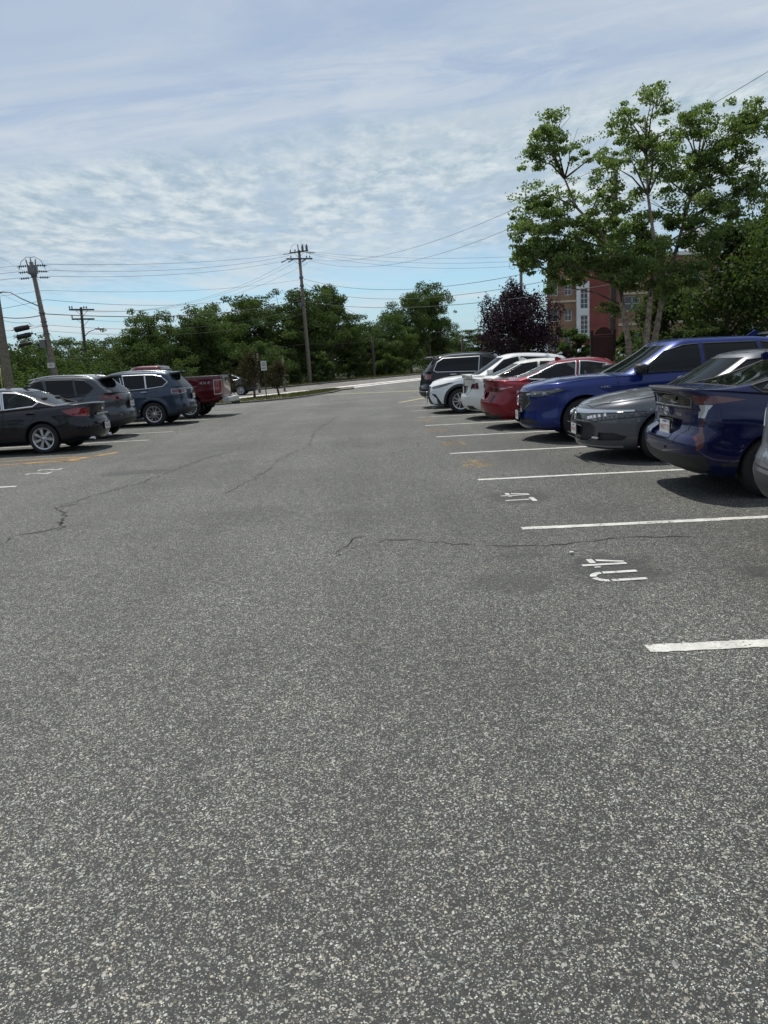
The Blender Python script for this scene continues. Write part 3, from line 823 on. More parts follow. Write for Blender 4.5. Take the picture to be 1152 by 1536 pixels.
# accessories -----------------------------------------------------------
def plate(x, z, face, txt, frame=M_BLK, w=.305, h=.152, y=0.0, tilt=0.0, txtmat=None):
    def f(root, S, pm):
        s = -1 if face == 'front' else 1
        b = MB(); b.box((0, 0, 0), (.012, w+.03, h+.03)); o = b.build('plate_frame', frame, root, (x-S['L']/2, y, z), (0, tilt, 0))
        q = MB(); q.box((s*.008, 0, 0), (.008, w, h)); pl = q.build('licence_plate', M_PLATE, o)
        if txt:
            me = text_mesh(txt, .088)
            tx = link('plate_lettering', me, txtmat or M_PLTXT, pl, (s*.0135, 0, -.008), (math.pi/2, 0, math.pi/2 if s > 0 else -math.pi/2))
            tx.scale = (.80, 1.0, 1)
            ln = MB(); ln.box((s*.0125, 0, h/2-.018), (.001, .13, .014)); ln.build('plate_heading', M_PLBLUE, pl)
    return f
def emblem(x, z, face, kind='ovals', size=.065, mt=None):
    def f(root, S, pm):
        s = -1 if face == 'front' else 1; b = MB()
        def ell(a, c, oz=0, r=.007):
            pts = [(0, a*math.cos(2*math.pi*i/20), oz+c*math.sin(2*math.pi*i/20)) for i in range(21)]
            b.tube(pts, r, 5, False)
        if kind == 'ovals': ell(size, size*.68); ell(size*.36, size*.62, 0); ell(size*.8, size*.26, size*.34)
        elif kind == 'ring': ell(size, size*.8)
        elif kind == 'barred': ell(size, size*.85); b.box((0, 0, 0), (.012, size*2.2, size*.36))
        elif kind == 'h': 
            ell(size, size*.9, 0, .006)
            b.box((0, -size*.45, 0), (.012, .014, size*1.2)); b.box((0, size*.45, 0), (.012, .014, size*1.2)); b.box((0, 0, 0), (.012, size*.8, .014))
        elif kind == 'l':
            ell(size, size*.72); b.box((0, -s*size*.15, -size*.3), (.012, size*.9, .014)); b.box((0, s*size*.28, .0), (.012, .014, size*.7))
        elif kind == 'a':
            ell(size, size*1.1); b.box((0, size*.3, -.1*size), (.012, .012, size*1.3)); b.box((0, -size*.3, -.1*size), (.012, .012, size*1.3)); b.box((0, 0, -.1*size), (.012, size*.6, .012))
        elif kind == 'oval_disc': b.blob((0, 0, 0), (.012, size, size*.42), 18, 6)
        b.build('emblem', mt or M_CHROME, root, (x-S['L']/2, 0, z))
    return f
def badge(x, y, z, txt, size, face='rear', mt=None, sx=1.0):
    def f(root, S, pm):
        me = text_mesh(txt, size, .003); s = 1
        rot = {'rear': (math.pi/2, 0, math.pi/2), 'front': (math.pi/2, 0, -math.pi/2), 'side_neg': (math.pi/2, 0, 0), 'side_pos': (math.pi/2, 0, math.pi)}[face]
        o = link('badge_lettering', me, mt or M_CHROME, root, (x-S['L']/2, y, z), rot); o.scale = (sx, 1, 1)
    return f
def mirrors(x, z, mt=None, cap=None, size=(.09, .125, .085)):
    def f(root, S, pm):
        for sd in (-1, 1):
            b = MB(); b.blob((0, 0, 0), size, 16, 10, 3.0); b.tube([(0.02, -sd*.2, -.07), (0.01, -sd*.05, -.05)], .022, 6)
            o = b.build('wing_mirror', mt or pm, root, (x-S['L']/2, sd*(S['W']/2+.055), z))
            if cap:
                c = MB(); c.blob((0, 0, .028), (size[0]*1.02, size[1]*1.02, size[2]*.72), 16, 8, 3.0); c.build('mirror_cap', cap, o)
            g = MB(); g.box((size[0]*.98, 0, 0), (.006, size[1]*1.5, size[2]*1.35)); g.build('mirror_glass', M_GLASS, o)
    return f
def handles(pts, mt=None, wd=.20):
    def f(root, S, pm):
        for (x, y, z) in pts:
            for sd in (-1, 1):
                b = MB(); b.blob((0, 0, 0), (wd/2, .02, .016), 12, 6, 3.0)
                b.build('door_handle', mt or pm, root, (x-S['L']/2, sd*(y), z))
    return f
def fin(x, z, mt=None, h=.07):
    def f(root, S, pm):
        b = MB(); poly = [(-.10, 0), (.09, 0), (.09, h*.75), (.05, h)]
        b.prism(poly, -.022, .022, Matrix.Rotation(math.pi/2, 4, 'X')); b.build('roof_antenna', mt or pm, root, (x-S['L']/2, 0, z))
    return f
def rails(x0, x1, y, zf, mt, h=.05):
    def f(root, S, pm):
        for sd in (-1, 1):
            b = MB(); n = 14
            pts = [(x0+(x1-x0)*i/n-S['L']/2, sd*y, float(zf(x0+(x1-x0)*i/n))+h*min(1, 3.2*min(i, n-i)/n)) for i in range(n+1)]
            b.tube(pts, .018, 8); b.build('roof_rail', mt, root)
    return f
def spoiler(x0, x1, z, hw, mt=None, th=.035, drop=.02, nm='spoiler'):
    """wing along the roof or deck end, seen edge on from behind"""
    def f(root, S, pm):
        b = MB(); n = 12; vs = []; fs = []
        for i in range(n+1):
            q = -1+2*i/n; y = q*hw; sw = .10*abs(q)**3
            for (x, dz) in ((x0+sw, 0.0), (x1-sw, th*.2), (x1-sw, -th), (x0+sw, -th-drop)):
                vs.append((x-S['L']/2, y, z+dz-.03*abs(q)**3))
        for i in range(n):
            for j in range(4): fs.append((i*4+j, i*4+(j+1) % 4, (i+1)*4+(j+1) % 4, (i+1)*4+j))
        fs += [(3, 2, 1, 0), tuple(n*4+j for j in range(4))]
        b.add(vs, fs, False); b.build(nm, mt or pm, root)
    return f
def bar(nm, c, d, mt, rot=None, mirror=True):
    def f(root, S, pm):
        for sd in ((-1, 1) if mirror and abs(c[1]) > .001 else (1,)):
            b = MB(); b.box((0, 0, 0), d); o = b.build(nm, mt or pm, root, (c[0]-S['L']/2, sd*c[1] if mirror else c[1], c[2]))
            if rot: o.rotation_euler = (rot[0]*sd, rot[1], rot[2]*sd)
    return f
def exhaust(x, y, z, r=.04):
    def f(root, S, pm):
        for sd in (-1, 1):
            b = MB(); b.lathe([(r*.8, -.14), (r*.85, .0), (r, .0), (r, -.14)], (0, 0, 0), 'x', 16); b.build('exhaust_pipe', M_CHROME, root, (x-S['L']/2, sd*y, z))
    return f
def wiper(x, z, yc=0.0, ln=.4, tilt=.25):
    def f(root, S, pm):
        b = MB(); b.tube([(0, 0, 0), (.01, ln*.5, tilt*ln*.5+.02), (0.0, ln, tilt*ln)], .008, 5); b.build('wiper', M_BLK, root, (x-S['L']/2, yc, z))
    return f
def rg(n, m, k, p, **kw): return dict(n=n, m=m, k=k, p=p, **kw)
T_CHR = (M_CHROME, .022); T_BLK = (M_BLK, .022); T_THIN = (M_BLK, .014)
P_PRIUS = paint('deep_blue_paint', (.006, .010, .060), .3, .34)
P_ACCORD = paint('dark_grey_metallic_paint', (.105, .11, .12), .55, .36)
P_MDX = paint('bright_blue_paint', (.004, .018, .135), .35, .32, .05)
P_RED = paint('candy_red_paint', (.20, .006, .014), .3, .34, .05)
P_WHITE = paint('pearl_white_paint', (.66, .66, .61), .0, .4, .06)
P_WHITE2 = paint('bright_white_paint', (.70, .71, .71), .0, .4, .04)
P_BLACK = paint('black_paint', (.006, .006, .008), .1, .34, .05)
P_INF = paint('black_purple_paint', (.006, .006, .010), .2, .34, .05)
P_GREY = paint('gunmetal_paint', (.06, .066, .076), .5, .38, .08)
P_SLATE = paint('slate_blue_paint', (.034, .050, .078), .5, .38, .10)
P_TRUCK = paint('dark_red_paint', (.085, .007, .012), .35, .34, .05)
P_EDGE = paint('mid_grey_paint', (.16, .17, .18), .5, .40, .12)
P_SILVER = paint('silver_paint', (.45, .46, .47), .5, .4, .08)

def sedan(L, W, H, ax, R=.335, **kw):
    S = dict(L=L, W=W, ax=ax, R=R, Ra=R+.055, Rr=R-.105, nsp=5, style='twin',
        zb=[(0, .20), (.35, .18), (.9, .19), (L-1.1, .20), (L-.35, .22), (L, .28)],
        zs=[(0, .68), (.3, .78), (1.2, .91), (2.4, .94), (3.5, .99), (L-.5, 1.03), (L, 1.06)],
        zr=[(2.0, H-.035), (2.6, H), (3.35, H-.04), (L, H-.2)], gh=(1.28, 2.05, 3.30, L-.58),
        wb=W*.44, wr=W*.335,
        ff=[(0, .12), (.1, .03), (.35, 0), (.65, .02), (.85, .08), (1, .20)],
        fr=[(0, .15), (.1, .05), (.3, 0), (.48, .015), (.55, .06), (.75, .10), (.92, .09), (1, .07)],
        wf=[(0, .89), (.07, .95), (.3, .995), (.55, 1.0), (.75, .985), (.92, .94), (1, .87)],
        cf=.62, nf=2.5, cr=.45, nr=2.7, flare=.022, creases=[([(.4, .70), (L-.4, .86)], .012, .035)])
    S.update(kw); return S
def suv(L, W, H, ax, R=.37, **kw):
    S = dict(L=L, W=W, ax=ax, R=R, Ra=R+.06, Rr=R-.125, nsp=5, style='twin',
        zb=[(0, .27), (.4, .24), (.9, .25), (L-1.1, .26), (L-.4, .30), (L, .36)],
        zs=[(0, .86), (.2, .95), (.7, 1.02), (1.4, 1.07), (2.6, 1.09), (3.8, 1.14), (L-.3, 1.18), (L, 1.18)],
        zr=[(2.0, H-.06), (2.7, H), (3.6, H-.015), (L-.2, H-.10)], gh=(1.35, 2.15, L-.52, L-.16),
        wb=W*.455, wr=W*.375, cg=(.42, .22), ng=(2.1, 3.0),
        ff=[(0, .12), (.1, .03), (.3, 0), (.7, .01), (.9, .05), (1, .14)],
        fr=[(0, .16), (.08, .06), (.22, 0), (.42, .01), (.50, .055), (.7, .07), (.9, .09), (1, .12)],
        wf=[(0, .90), (.07, .96), (.3, .995), (.55, 1.0), (.75, .99), (.92, .96), (1, .915)],
        cf=.55, nf=2.6, cr=.36, nr=3.0, flare=.028, crown=(.06, .01), creases=[([(.4, .82), (L-.4, .95)], .012, .04)])
    S.update(kw); return S
def wind(zlo, zhi, ylo, yhi): return rg('windshield', M_GLASS, 'front', [(0, zlo), (ylo, zlo), (yhi, zhi), (0, zhi)], lim={'z': (zlo-.1, 9), 'n': ('x', -.12)}, trim=T_THIN)
def rearwin(zlo, zhi, ylo, yhi, xmin, n=.12, m=None, trim=T_THIN): return rg('rear_window', m or M_GLASS, 'rear', [(0, zlo), (ylo, zlo), (yhi, zhi), (0, zhi)], lim={'x': (xmin, 99), 'n': ('x', n)}, trim=trim)
def sidewin(p, m=M_PRIV, trim=T_BLK): return rg('side_window', m, 'side', p, lim={'y': (.3, 9), 'n': ('y', .3)}, off=.006, trim=trim)
def door(p): return rg('door', 'paint', 'side', p, gap=True, lim={'y': (.35, 9), 'n': ('y', .2)})

# ---- deep blue liftback, tail to the aisle
L = 4.54
S_PRIUS = sedan(L, 1.76, 1.47, (.95, 3.65), .315, Ra=.365, Rr=.215, bowr=.03,
    zb=[(0, .18), (.4, .17), (3.0, .18), (3.9, .20), (4.3, .24), (L, .26)],
    zs=[(0, .64), (.35, .78), (1.05, .90), (2.0, .93), (3.0, .97), (3.8, 1.045), (4.3, 1.10), (L, 1.115)],
    zr=[(1.75, 1.43), (2.15, 1.47), (2.9, 1.43), (3.5, 1.345), (4.2, 1.22)], gh=(1.0, 1.85, 3.15, 4.42), wb=.775, wr=.585, crown=(.05, .02),
    cg=(.42, .16), ng=(2.1, 3.2),
    fr=[(0, .20), (.05, .11), (.12, .05), (.30, .0), (.40, .005), (.455, .03), (.50, .10), (.56, .125), (.75, .125), (.80, .115), (.93, .085), (.965, .03), (1, .015)],
    wf=[(0, .88), (.07, .94), (.25, .985), (.45, 1.0), (.65, .985), (.85, .93), (1, .865)], cr=.25, nr=3.2,
    creases=[([(.5, .70), (3.2, .78), (L, .80)], .015, .04)],
    regions=[
        rearwin(1.125, 1.37, .66, .52, 2.9, .10),
        sidewin([(1.45, .97), (1.95, 1.29), (2.45, 1.385), (2.55, .98)], M_GLASS), sidewin([(2.62, .98), (2.55, 1.385), (3.25, 1.30), (3.85, 1.13), (3.75, 1.06)]),
        rg('lower_rear_window', M_PRIV, 'rear', [(0, .925), (.56, .925), (.585, 1.055), (0, 1.07)], off=.006, trim=(M_GLOSSBLK, .03)),
        rg('taillight', M_DRED, 'side', [(L-.62, 1.0), (L-.36, 1.045), (L+.05, 1.07), (L+.05, .965), (L-.20, .965), (L-.40, .98)], lim={'y': (.60, 8), 'n': ('y', .02), 'clip': 1}),
        rg('taillight_clear', M_CLEAR, 'side', [(L-.29, .962), (L-.25, .91), (L-.225, .83), (L+.1, .83), (L+.1, .962), (L-.20, .962)], lim={'y': (.66, 8), 'n': ('y', .02), 'clip': 1}),
        rg('taillight_lower', M_DRED, 'side', [(L-.225, .827), (L-.215, .74), (L-.185, .55), (L-.13, .50), (L-.12, .66), (L-.10, .74), (L+.1, .76), (L+.1, .827)], lim={'y': (.69, 8), 'n': ('y', .02), 'clip': 1}),
        rg('plate_recess', 'paint', 'rear', [(0, .60), (.30, .60), (.36, .79), (0, .80)], off=.035, gap=True),
        rg('tailgate', 'paint', 'rear', [(0, .56), (.40, .56), (.52, .70), (.585, .915), (0, .915)], gap=True),
        rg('rear_valance', M_BLK, 'rear', [(0, .265), (.72, .265), (.86, .36), (.80, .47), (0, .44)]),
        rg('valance_strip', M_CLEAR, 'rear', [(0, .20), (.62, .20), (.72, .262), (0, .262)]),
        door([(1.35, .32), (1.30, .93), (2.57, .96), (2.57, .32)]), door([(2.6, .32), (2.6, .96), (3.55, 1.0), (3.5, .75), (3.2, .6), (3.05, .32)]),
    ],
    acc=[plate(L-.085, .70, 'rear', '1WXT 72'), emblem(L-.095, .868, 'rear', 'ovals', .062), badge(L-.085, .40, .855, 'PRIUS', .05, sx=1.1), badge(L-.08, -.47, .85, 'HYB', .035),
         bar('reflector_dot', (L+.0, .22, .50), (.01, .03, .03), M_BLK, mirror=False), fin(3.34, 1.365, None, .09), handles([(2.4, .86, .86), (3.4, .865, .90)]),
         wiper(L-.05, .955, .05, .42, .05)])

# ---- dark grey sedan, nose to the aisle
L = 4.88
S_ACCORD = sedan(L, 1.86, 1.45, (1.05, 3.82), .335, bowf=.16, gh=(1.36, 2.15, 3.30, 4.30), Rr=.24,
    bowr=.1, zs=[(0, .745), (.25, .80), (.7, .87), (1.36, .935), (2.4, .95), (3.5, 1.0), (L, 1.05)], crown=(.07, .03),
    ff=[(0, .10), (.05, .04), (.12, .02), (.3, .0), (.6, .0), (.8, .015), (.92, .03), (1, .07)], cf=.70, nf=2.35,
    zb=[(0, .19), (.35, .17), (.9, .19), (L-1.1, .20), (L, .28)],
    regions=[
        wind(.99, 1.36, .64, .52), sidewin([(1.75, 1.0), (2.25, 1.33), (2.75, 1.39), (2.85, 1.0)]), sidewin([(2.92, 1.0), (2.85, 1.39), (3.4, 1.34), (3.95, 1.10), (3.85, 1.04)]),
        rg('grille_bar', M_CHROME, 'front', [(0, .682), (.55, .690), (.97, .715), (.97, .738), (.55, .742), (0, .742)], lim={'x': (-9, .62)}),
        rg('headlight', M_LAMP, 'front', [(.40, .600), (.52, .575), (.97, .655), (.97, .715), (.55, .688), (.42, .684)], lim={'x': (-9, .78), 'n': ('x', -.08)}, trim=(M_GLOSSBLK, .016)),
        rg('upper_grille', M_GLOSSBLK, 'front', [(0, .585), (.30, .585), (.395, .615), (.41, .68), (0, .68)], off=.02),
        rg('lower_grille', M_BLK, 'front', [(0, .275), (.36, .275), (.50, .33), (.52, .50), (.46, .555), (0, .575)], off=.03, trim=(M_GLOSSBLK, .02)),
        rg('fog_lamp_recess', M_BLK, 'front', [(.56, .305), (.82, .315), (.86, .37), (.76, .42), (.58, .42)], off=.03, lim={'x': (-9, .6)}),
        rg('front_lip', M_CLEAR, 'front', [(0, .205), (.86, .205), (.88, .245), (.70, .228), (0, .228)], lim={'x': (-9, .5)}),
        rg('hood', 'paint', 'top', [(.10, 0), (1.30, 0), (1.28, .66), (.9, .70), (.35, .60), (.16, .40)], gap=True),
        door([(1.45, .32), (1.42, .95), (2.88, .98), (2.88, .32)]), door([(2.91, .32), (2.91, .98), (3.9, 1.02), (3.6, .75), (3.4, .32)])],
    acc=[plate(-.012, .445, 'front', '2FKH 90', h=.15), emblem(.005, .635, 'front', 'h', .06), mirrors(1.95, 1.02), wiper(1.42, .985, -.1, .5, -.02),
         bar('grille_slat', (-.005, 0, .52), (.02, .92, .012), M_GLOSSBLK), bar('grille_slat', (-.005, 0, .36), (.02, .88, .012), M_GLOSSBLK), bar('grille_slat', (-.004, 0, .31), (.02, .80, .012), M_GLOSSBLK)])
def accord_lamps(root, S, pm):
    H2 = S['W']/2
    for sd in (-1, 1):
        for i in range(5):
            y = .55+.07*i; x = .045+.55*max(0, (y-.42)/.5)**2.4*.5
            b = MB(); b.box((0, 0, 0), (.03, .03, .045), Matrix.Rotation(.5*sd, 4, 'X')); b.build('headlight_cell', M_WHITE_LED, root, (x-S['L']/2+.012, sd*y, .632+.012*i))
        b = MB(); b.box((0, 0, 0), (.03, .14, .020), Matrix.Rotation(-.28*sd, 4, 'Z')); b.build('fog_lamp', M_WHITE_LED, root, (.135-S['L']/2, sd*.66, .355))
        b = MB(); b.box((0, 0, 0), (.16, .012, .035), Matrix.Rotation(.62*sd, 4, 'Z')); b.build('side_marker', M_ORANGE, root, (.60-S['L']/2, sd*.838, .690))
S_ACCORD['acc'].append(accord_lamps)

# ---- bright blue SUV, nose to the aisle
L = 5.04
S_MDX = suv(L, 2.0, 1.70, (1.02, 3.9), .385, Rr=.255, bowf=.34, gh=(1.52, 2.45, 4.58, 4.90), nsp=5,
    zs=[(0, .925), (.18, .985), (.6, 1.04), (1.5, 1.10), (2.6, 1.12), (3.8, 1.17), (L, 1.20)], zr=[(2.2, 1.645), (3.0, 1.70), (3.9, 1.69), (4.8, 1.60)],
    zb=[(0, .24), (.4, .21), (.9, .23), (L-1.1, .25), (L, .36)], ff=[(0, .10), (.05, .04), (.12, .0), (.2, .0), (.45, .02), (.75, .0), (.9, .01), (1, .06)], cf=.52, nf=2.7,
    creases=[([(.2, .93), (1.3, .97), (L-.4, 1.02)], .018, .04), ([(.4, .62), (L-.4, .62)], -.012, .12)],
    regions=[
        wind(1.16, 1.60, .74, .60), sidewin([(1.98, 1.15), (2.45, 1.50), (2.75, 1.585), (3.02, 1.60), (3.06, 1.16)], M_PRIV), sidewin([(3.14, 1.16), (3.10, 1.60), (4.02, 1.585), (4.12, 1.20)]), sidewin([(4.19, 1.21), (4.10, 1.58), (4.5, 1.52), (4.62, 1.30)]),
        rg('headlight', M_LAMP, 'side', [(-.1, .855), (.06, .815), (.30, .825), (.66, .925), (.60, .945), (.10, .915), (-.1, .905)], lim={'y': (.47, 8), 'n': ('y', .02), 'clip': 1}, trim=(M_GLOSSBLK, .012)),
        rg('grille', M_BLK, 'front', [(0, .50), (.16, .53), (.45, .70), (.40, .90), (0, .905)], off=.03, trim=(M_GLOSSBLK, .03)),
        rg('lower_intake', M_BLK, 'front', [(0, .31), (.50, .31), (.68, .335), (.42, .42), (0, .42)], off=.025, lim={'x': (-9, .6)}),
        rg('front_lip', M_GLOSSBLK, 'front', [(0, .245), (.9, .245), (.9, .275), (0, .270)], lim={'x': (-9, .5)}),
        rg('hood', 'paint', 'top', [(.08, 0), (1.46, 0), (1.44, .72), (1.0, .76), (.30, .62), (.12, .40)], gap=True),
        door([(1.62, .40), (1.58, 1.10), (3.09, 1.13), (3.09, .40)]), door([(3.12, .40), (3.12, 1.13), (4.1, 1.18), (3.75, .85), (3.5, .40)])],
    acc=[emblem(-.01, .74, 'front', 'a', .075), plate(-.03, .47, 'front', '6KLM 31'), mirrors(1.95, 1.22, M_GLOSSBLK, M_BLK, (.10, .14, .09)), fin(4.30, 1.70, None, .09), wiper(1.56, 1.14, -.2, .6, .0),
         badge(1.36, -1.012, .945, 'A-SPEC', .045, 'side_neg', None, 1.2), handles([(2.9, .985, 1.05), (3.95, .985, 1.09)])])
M_GCELL = mat('grille_steel', (.10, .10, .105), .3, metal=.8)
def diamond_grille(root, S, pm):
    for sd in (-1, 1):
        for i in range(6):
            for j in range(5):
                y = .05+.075*i+(.037 if j % 2 else 0); z = .57+.068*j
                if z < .52+.42*y or z > .885 or y > .40: continue
                b = MB(); b.add([(0, -.026, 0), (0, 0, -.013), (0, .026, 0), (0, 0, .013), (-.01, 0, 0)], [(0, 1, 4), (1, 2, 4), (2, 3, 4), (3, 0, 4)])
                b.build('grille_cell', M_GCELL, root, (.012-S['L']/2, sd*y, z))
        for i in range(4):
            b = MB(); b.box((0, 0, 0), (.03, .05, .028)); b.build('headlight_cell', M_WHITE_LED, root, (.07+.028*i*i-S['L']/2, sd*(.58+.085*i), .866+.006*i))
S_MDX['acc'].append(diamond_grille)

# ---- candy red sedan, tail to the aisle
L = 4.885
def t_light(L, z): return rg
S_RCAM = sedan(L, 1.84, 1.445, (.96, 3.785), .335, bowr=.30,
    regions=[
        rearwin(1.10, 1.345, .60, .50, 3.2, .10),
        sidewin([(1.70, .99), (2.2, 1.30), (2.6, 1.375), (2.78, 1.385), (2.84, 1.0)], M_GLASS, (M_CHROME, .024)), sidewin([(2.92, 1.0), (2.86, 1.385), (3.35, 1.345), (3.72, 1.24), (3.98, 1.12), (3.86, 1.05)], M_GLASS, (M_CHROME, .024)),
        rg('taillight', M_DRED, 'rear', [(.40, .80), (.66, .79), (.66, .90), (.44, .93)], lim={'x': (L-.5, 99)}, trim=(M_DRED, .02)),
        rg('taillight_clear', M_CLEAR, 'side', [(L-.02, .79), (L-.30, .835), (L-.62, .905), (L-.34, .90), (L-.02, .90)], lim={'y': (.6, 9), 'n': ('y', .15)}, trim=(M_RED, .02)),
        rg('side_vent', M_BLK, 'side', [(L-.30, .74), (L-.24, .74), (L-.10, .52), (L-.14, .52)], lim={'y': (.5, 9), 'n': ('y', .12)}),
        rg('plate_recess', 'paint', 'rear', [(0, .63), (.30, .63), (.34, .80), (0, .80)], off=.03, gap=True),
        rg('trunk_lid', 'paint', 'rear', [(0, .625), (.40, .63), (.46, .78), (.62, 1.03), (0, 1.03)], gap=True),
        rg('rear_diffuser', M_BLK, 'rear', [(0, .22), (.66, .24), (.72, .32), (.45, .30), (.40, .37), (0, .36)]),
        door([(1.5, .32), (1.45, .95), (2.86, .98), (2.86, .32)]), door([(2.9, .32), (2.9, .98), (3.9, 1.03), (3.6, .8), (3.4, .32)])],
    acc=[plate(L-.085, .715, 'rear', '9BN K40'), emblem(L-.085, .93, 'rear', 'ovals', .06), fin(3.1, 1.425, None, .075),
         spoiler(L-.26, L-.06, 1.095, .66, None, .018, .01), handles([(2.68, .9, .86), (3.72, .9, .89)])])
# ---- pearl white sedan with pedestal spoiler
L = 4.80
S_WCAM = sedan(L, 1.82, 1.465, (.95, 3.725), .33, bowr=.30,
    regions=[
        rearwin(1.10, 1.36, .60, .50, 3.1, .10), sidewin([(1.70, .99), (2.2, 1.32), (2.6, 1.39), (2.80, 1.395), (2.84, 1.0)]), sidewin([(2.92, 1.0), (2.88, 1.395), (3.3, 1.36), (3.9, 1.10), (3.78, 1.05)]),
        rg('taillight', M_DRED, 'rear', [(.44, .79), (.90, .76), (.90, .96), (.70, .95), (.50, .90)], lim={'x': (L-.42, 99), 'n': ('x', .08)}),
        rg('taillight_clear', M_CLEAR, 'side', [(L-.22, .80), (L-.34, .86), (L-.28, .95), (L-.16, .95), (L-.16, .80)], lim={'y': (.6, 9), 'n': ('y', .1)}),
        rg('plate_recess', 'paint', 'rear', [(0, .67), (.28, .67), (.32, .86), (0, .86)], off=.03, gap=True), rg('trunk_lid', 'paint', 'rear', [(0, .64), (.38, .64), (.50, .78), (.60, 1.03), (0, 1.03)], gap=True),
        rg('rear_diffuser', M_BLK, 'rear', [(.30, .24), (.68, .26), (.60, .36), (.34, .36)]),
        door([(2.9, .32), (2.9, .98), (3.85, 1.03), (3.55, .8), (3.4, .32)])],
    acc=[plate(L-.085, .765, 'rear', '4TC 881'), emblem(L-.085, .93, 'rear', 'ovals', .06), fin(3.1, 1.45, None, .07), spoiler(L-.30, L-.03, 1.165, .68, None, .03, .02), bar('spoiler_post', (L-.17, .56, 1.10), (.16, .05, .09), None)])
# ---- white crossover, nose to the aisle
L = 4.63
S_LEX = suv(L, 1.845, 1.645, (.94, 3.60), .365, clad=.07, nsp=5, gh=(1.32, 2.15, 4.05, 4.48),
    zs=[(0, .84), (.25, .93), (.7, .99), (1.4, 1.04), (2.6, 1.07), (3.8, 1.14), (L, 1.20)], zr=[(2.1, 1.59), (2.7, 1.645), (3.4, 1.61), (4.4, 1.45)],
    ff=[(0, .10), (.08, .02), (.3, .0), (.6, .0), (.85, .03), (1, .14)], cf=.72, nf=2.3,
    regions=[
        wind(1.09, 1.54, .66, .55), sidewin([(1.78, 1.10), (2.25, 1.48), (2.65, 1.545), (2.76, 1.11)]), sidewin([(2.83, 1.11), (2.74, 1.545), (3.5, 1.49), (3.95, 1.30), (3.85, 1.18)]),
        rg('headlight', M_LAMP, 'side', [(.02, .76), (.20, .745), (.45, .81), (.74, .895), (.62, .90), (.16, .80)], lim={'y': (.42, 8), 'n': ('y', .02), 'clip': 1}, trim=(M_GLOSSBLK, .012)),
        rg('grille', M_BLK, 'front', [(0, .28), (.50, .28), (.30, .52), (.36, .80), (0, .82)], off=.03, trim=T_CHR),
        rg('corner_intake', M_BLK, 'side', [(.10, .60), (.22, .58), (.40, .30), (.28, .30), (.24, .46), (.17, .52)], off=.01, lim={'y': (.4, 8), 'n': ('y', .02)}),
        rg('front_lip', M_BLK, 'front', [(0, .25), (.9, .25), (.9, .30), (0, .275)], lim={'x': (-9, .6)}),
        door([(1.55, .42), (1.5, 1.05), (2.8, 1.08), (2.8, .42)])],
    acc=[mirrors(1.80, 1.16), emblem(-.02, .60, 'front', 'l', .08), fin(4.0, 1.56, None, .06), plate(-.02, .42, 'front', None), handles([(2.6, .91, 1.0)])])
# ---- black SUV, tail to the aisle
L = 4.82
S_JEEP = suv(L, 1.94, 1.74, (.87, 3.785), .375, gh=(1.45, 2.15, 4.25, 4.66), cr=.38, zr=[(2.1, 1.69), (2.8, 1.74), (3.6, 1.735), (4.6, 1.66)],
    regions=[
        rearwin(1.23, 1.60, .68, .60, 4.0, .15), sidewin([(1.8, 1.14), (2.2, 1.54), (2.7, 1.63), (2.78, 1.15)]), sidewin([(2.86, 1.15), (2.80, 1.63), (4.0, 1.62), (4.22, 1.50), (4.34, 1.24), (4.24, 1.19)], M_PRIV, (M_CHROME, .024)),
        rg('taillight', M_RED, 'rear', [(.60, 1.00), (.80, .97), (.99, .97), (.99, 1.13), (.64, 1.13)], lim={'x': (L-.42, 99), 'n': ('x', .06)}, trim=(M_GLOSSBLK, .015)),
        rg('tailgate', 'paint', 'rear', [(0, .62), (.60, .62), (.66, 1.18), (0, 1.18)], gap=True),
        rg('rear_bumper_trim', M_BLK, 'rear', [(0, .40), (.9, .40), (.92, .56), (0, .56)], trim=(M_CHROME, .012)),
        door([(2.84, .45), (2.84, 1.12), (3.95, 1.16), (3.6, .85), (3.4, .45)])],
    acc=[plate(L-.05, .83, 'rear', '77 FRT'), rails(2.3, 4.4, .60, pch([(2.1, 1.67), (2.8, 1.72), (3.6, 1.715), (4.6, 1.64)]), M_BLK), spoiler(4.25, 4.62, 1.70, .62, None, .03, .02, 'roof_spoiler'), handles([(3.7, .97, 1.09)], M_CHROME, .24)])
# ---- mid grey SUV at the right edge, tail to the aisle
L = 4.57
S_EDGE = suv(L, 1.85, 1.66, (.93, 3.59), .36, clad=.06, cr=.42, nr=2.6,
    regions=[
        rearwin(1.18, 1.52, .64, .55, 3.9, .15), sidewin([(1.8, 1.12), (2.2, 1.48), (2.7, 1.55), (2.78, 1.13)]), sidewin([(2.86, 1.13), (2.80, 1.55), (3.8, 1.52), (4.1, 1.25), (4.0, 1.18)]),
        rg('taillight', M_RED, 'rear', [(.52, .92), (.80, .88), (.95, .90), (.95, 1.02), (.62, 1.04)], lim={'x': (L-.42, 99), 'n': ('x', .06)}, trim=(M_CLEAR, .015)),
        rg('tailgate', 'paint', 'rear', [(0, .64), (.58, .64), (.62, 1.15), (0, 1.15)], gap=True),
        rg('rear_bumper_trim', M_BLK, 'rear', [(0, .28), (.95, .28), (.95, .60), (.55, .56), (0, .56)], lim={'n': ('x', .05)}), rg('bumper_trim_side', M_BLK, 'side', [(3.6, .2), (L, .2), (L, .60), (4.0, .60)], lim={'n': ('y', .05)})],
    acc=[plate(L-.05, .80, 'rear', None), emblem(L-.06, 1.08, 'rear', 'ovals', .06)])

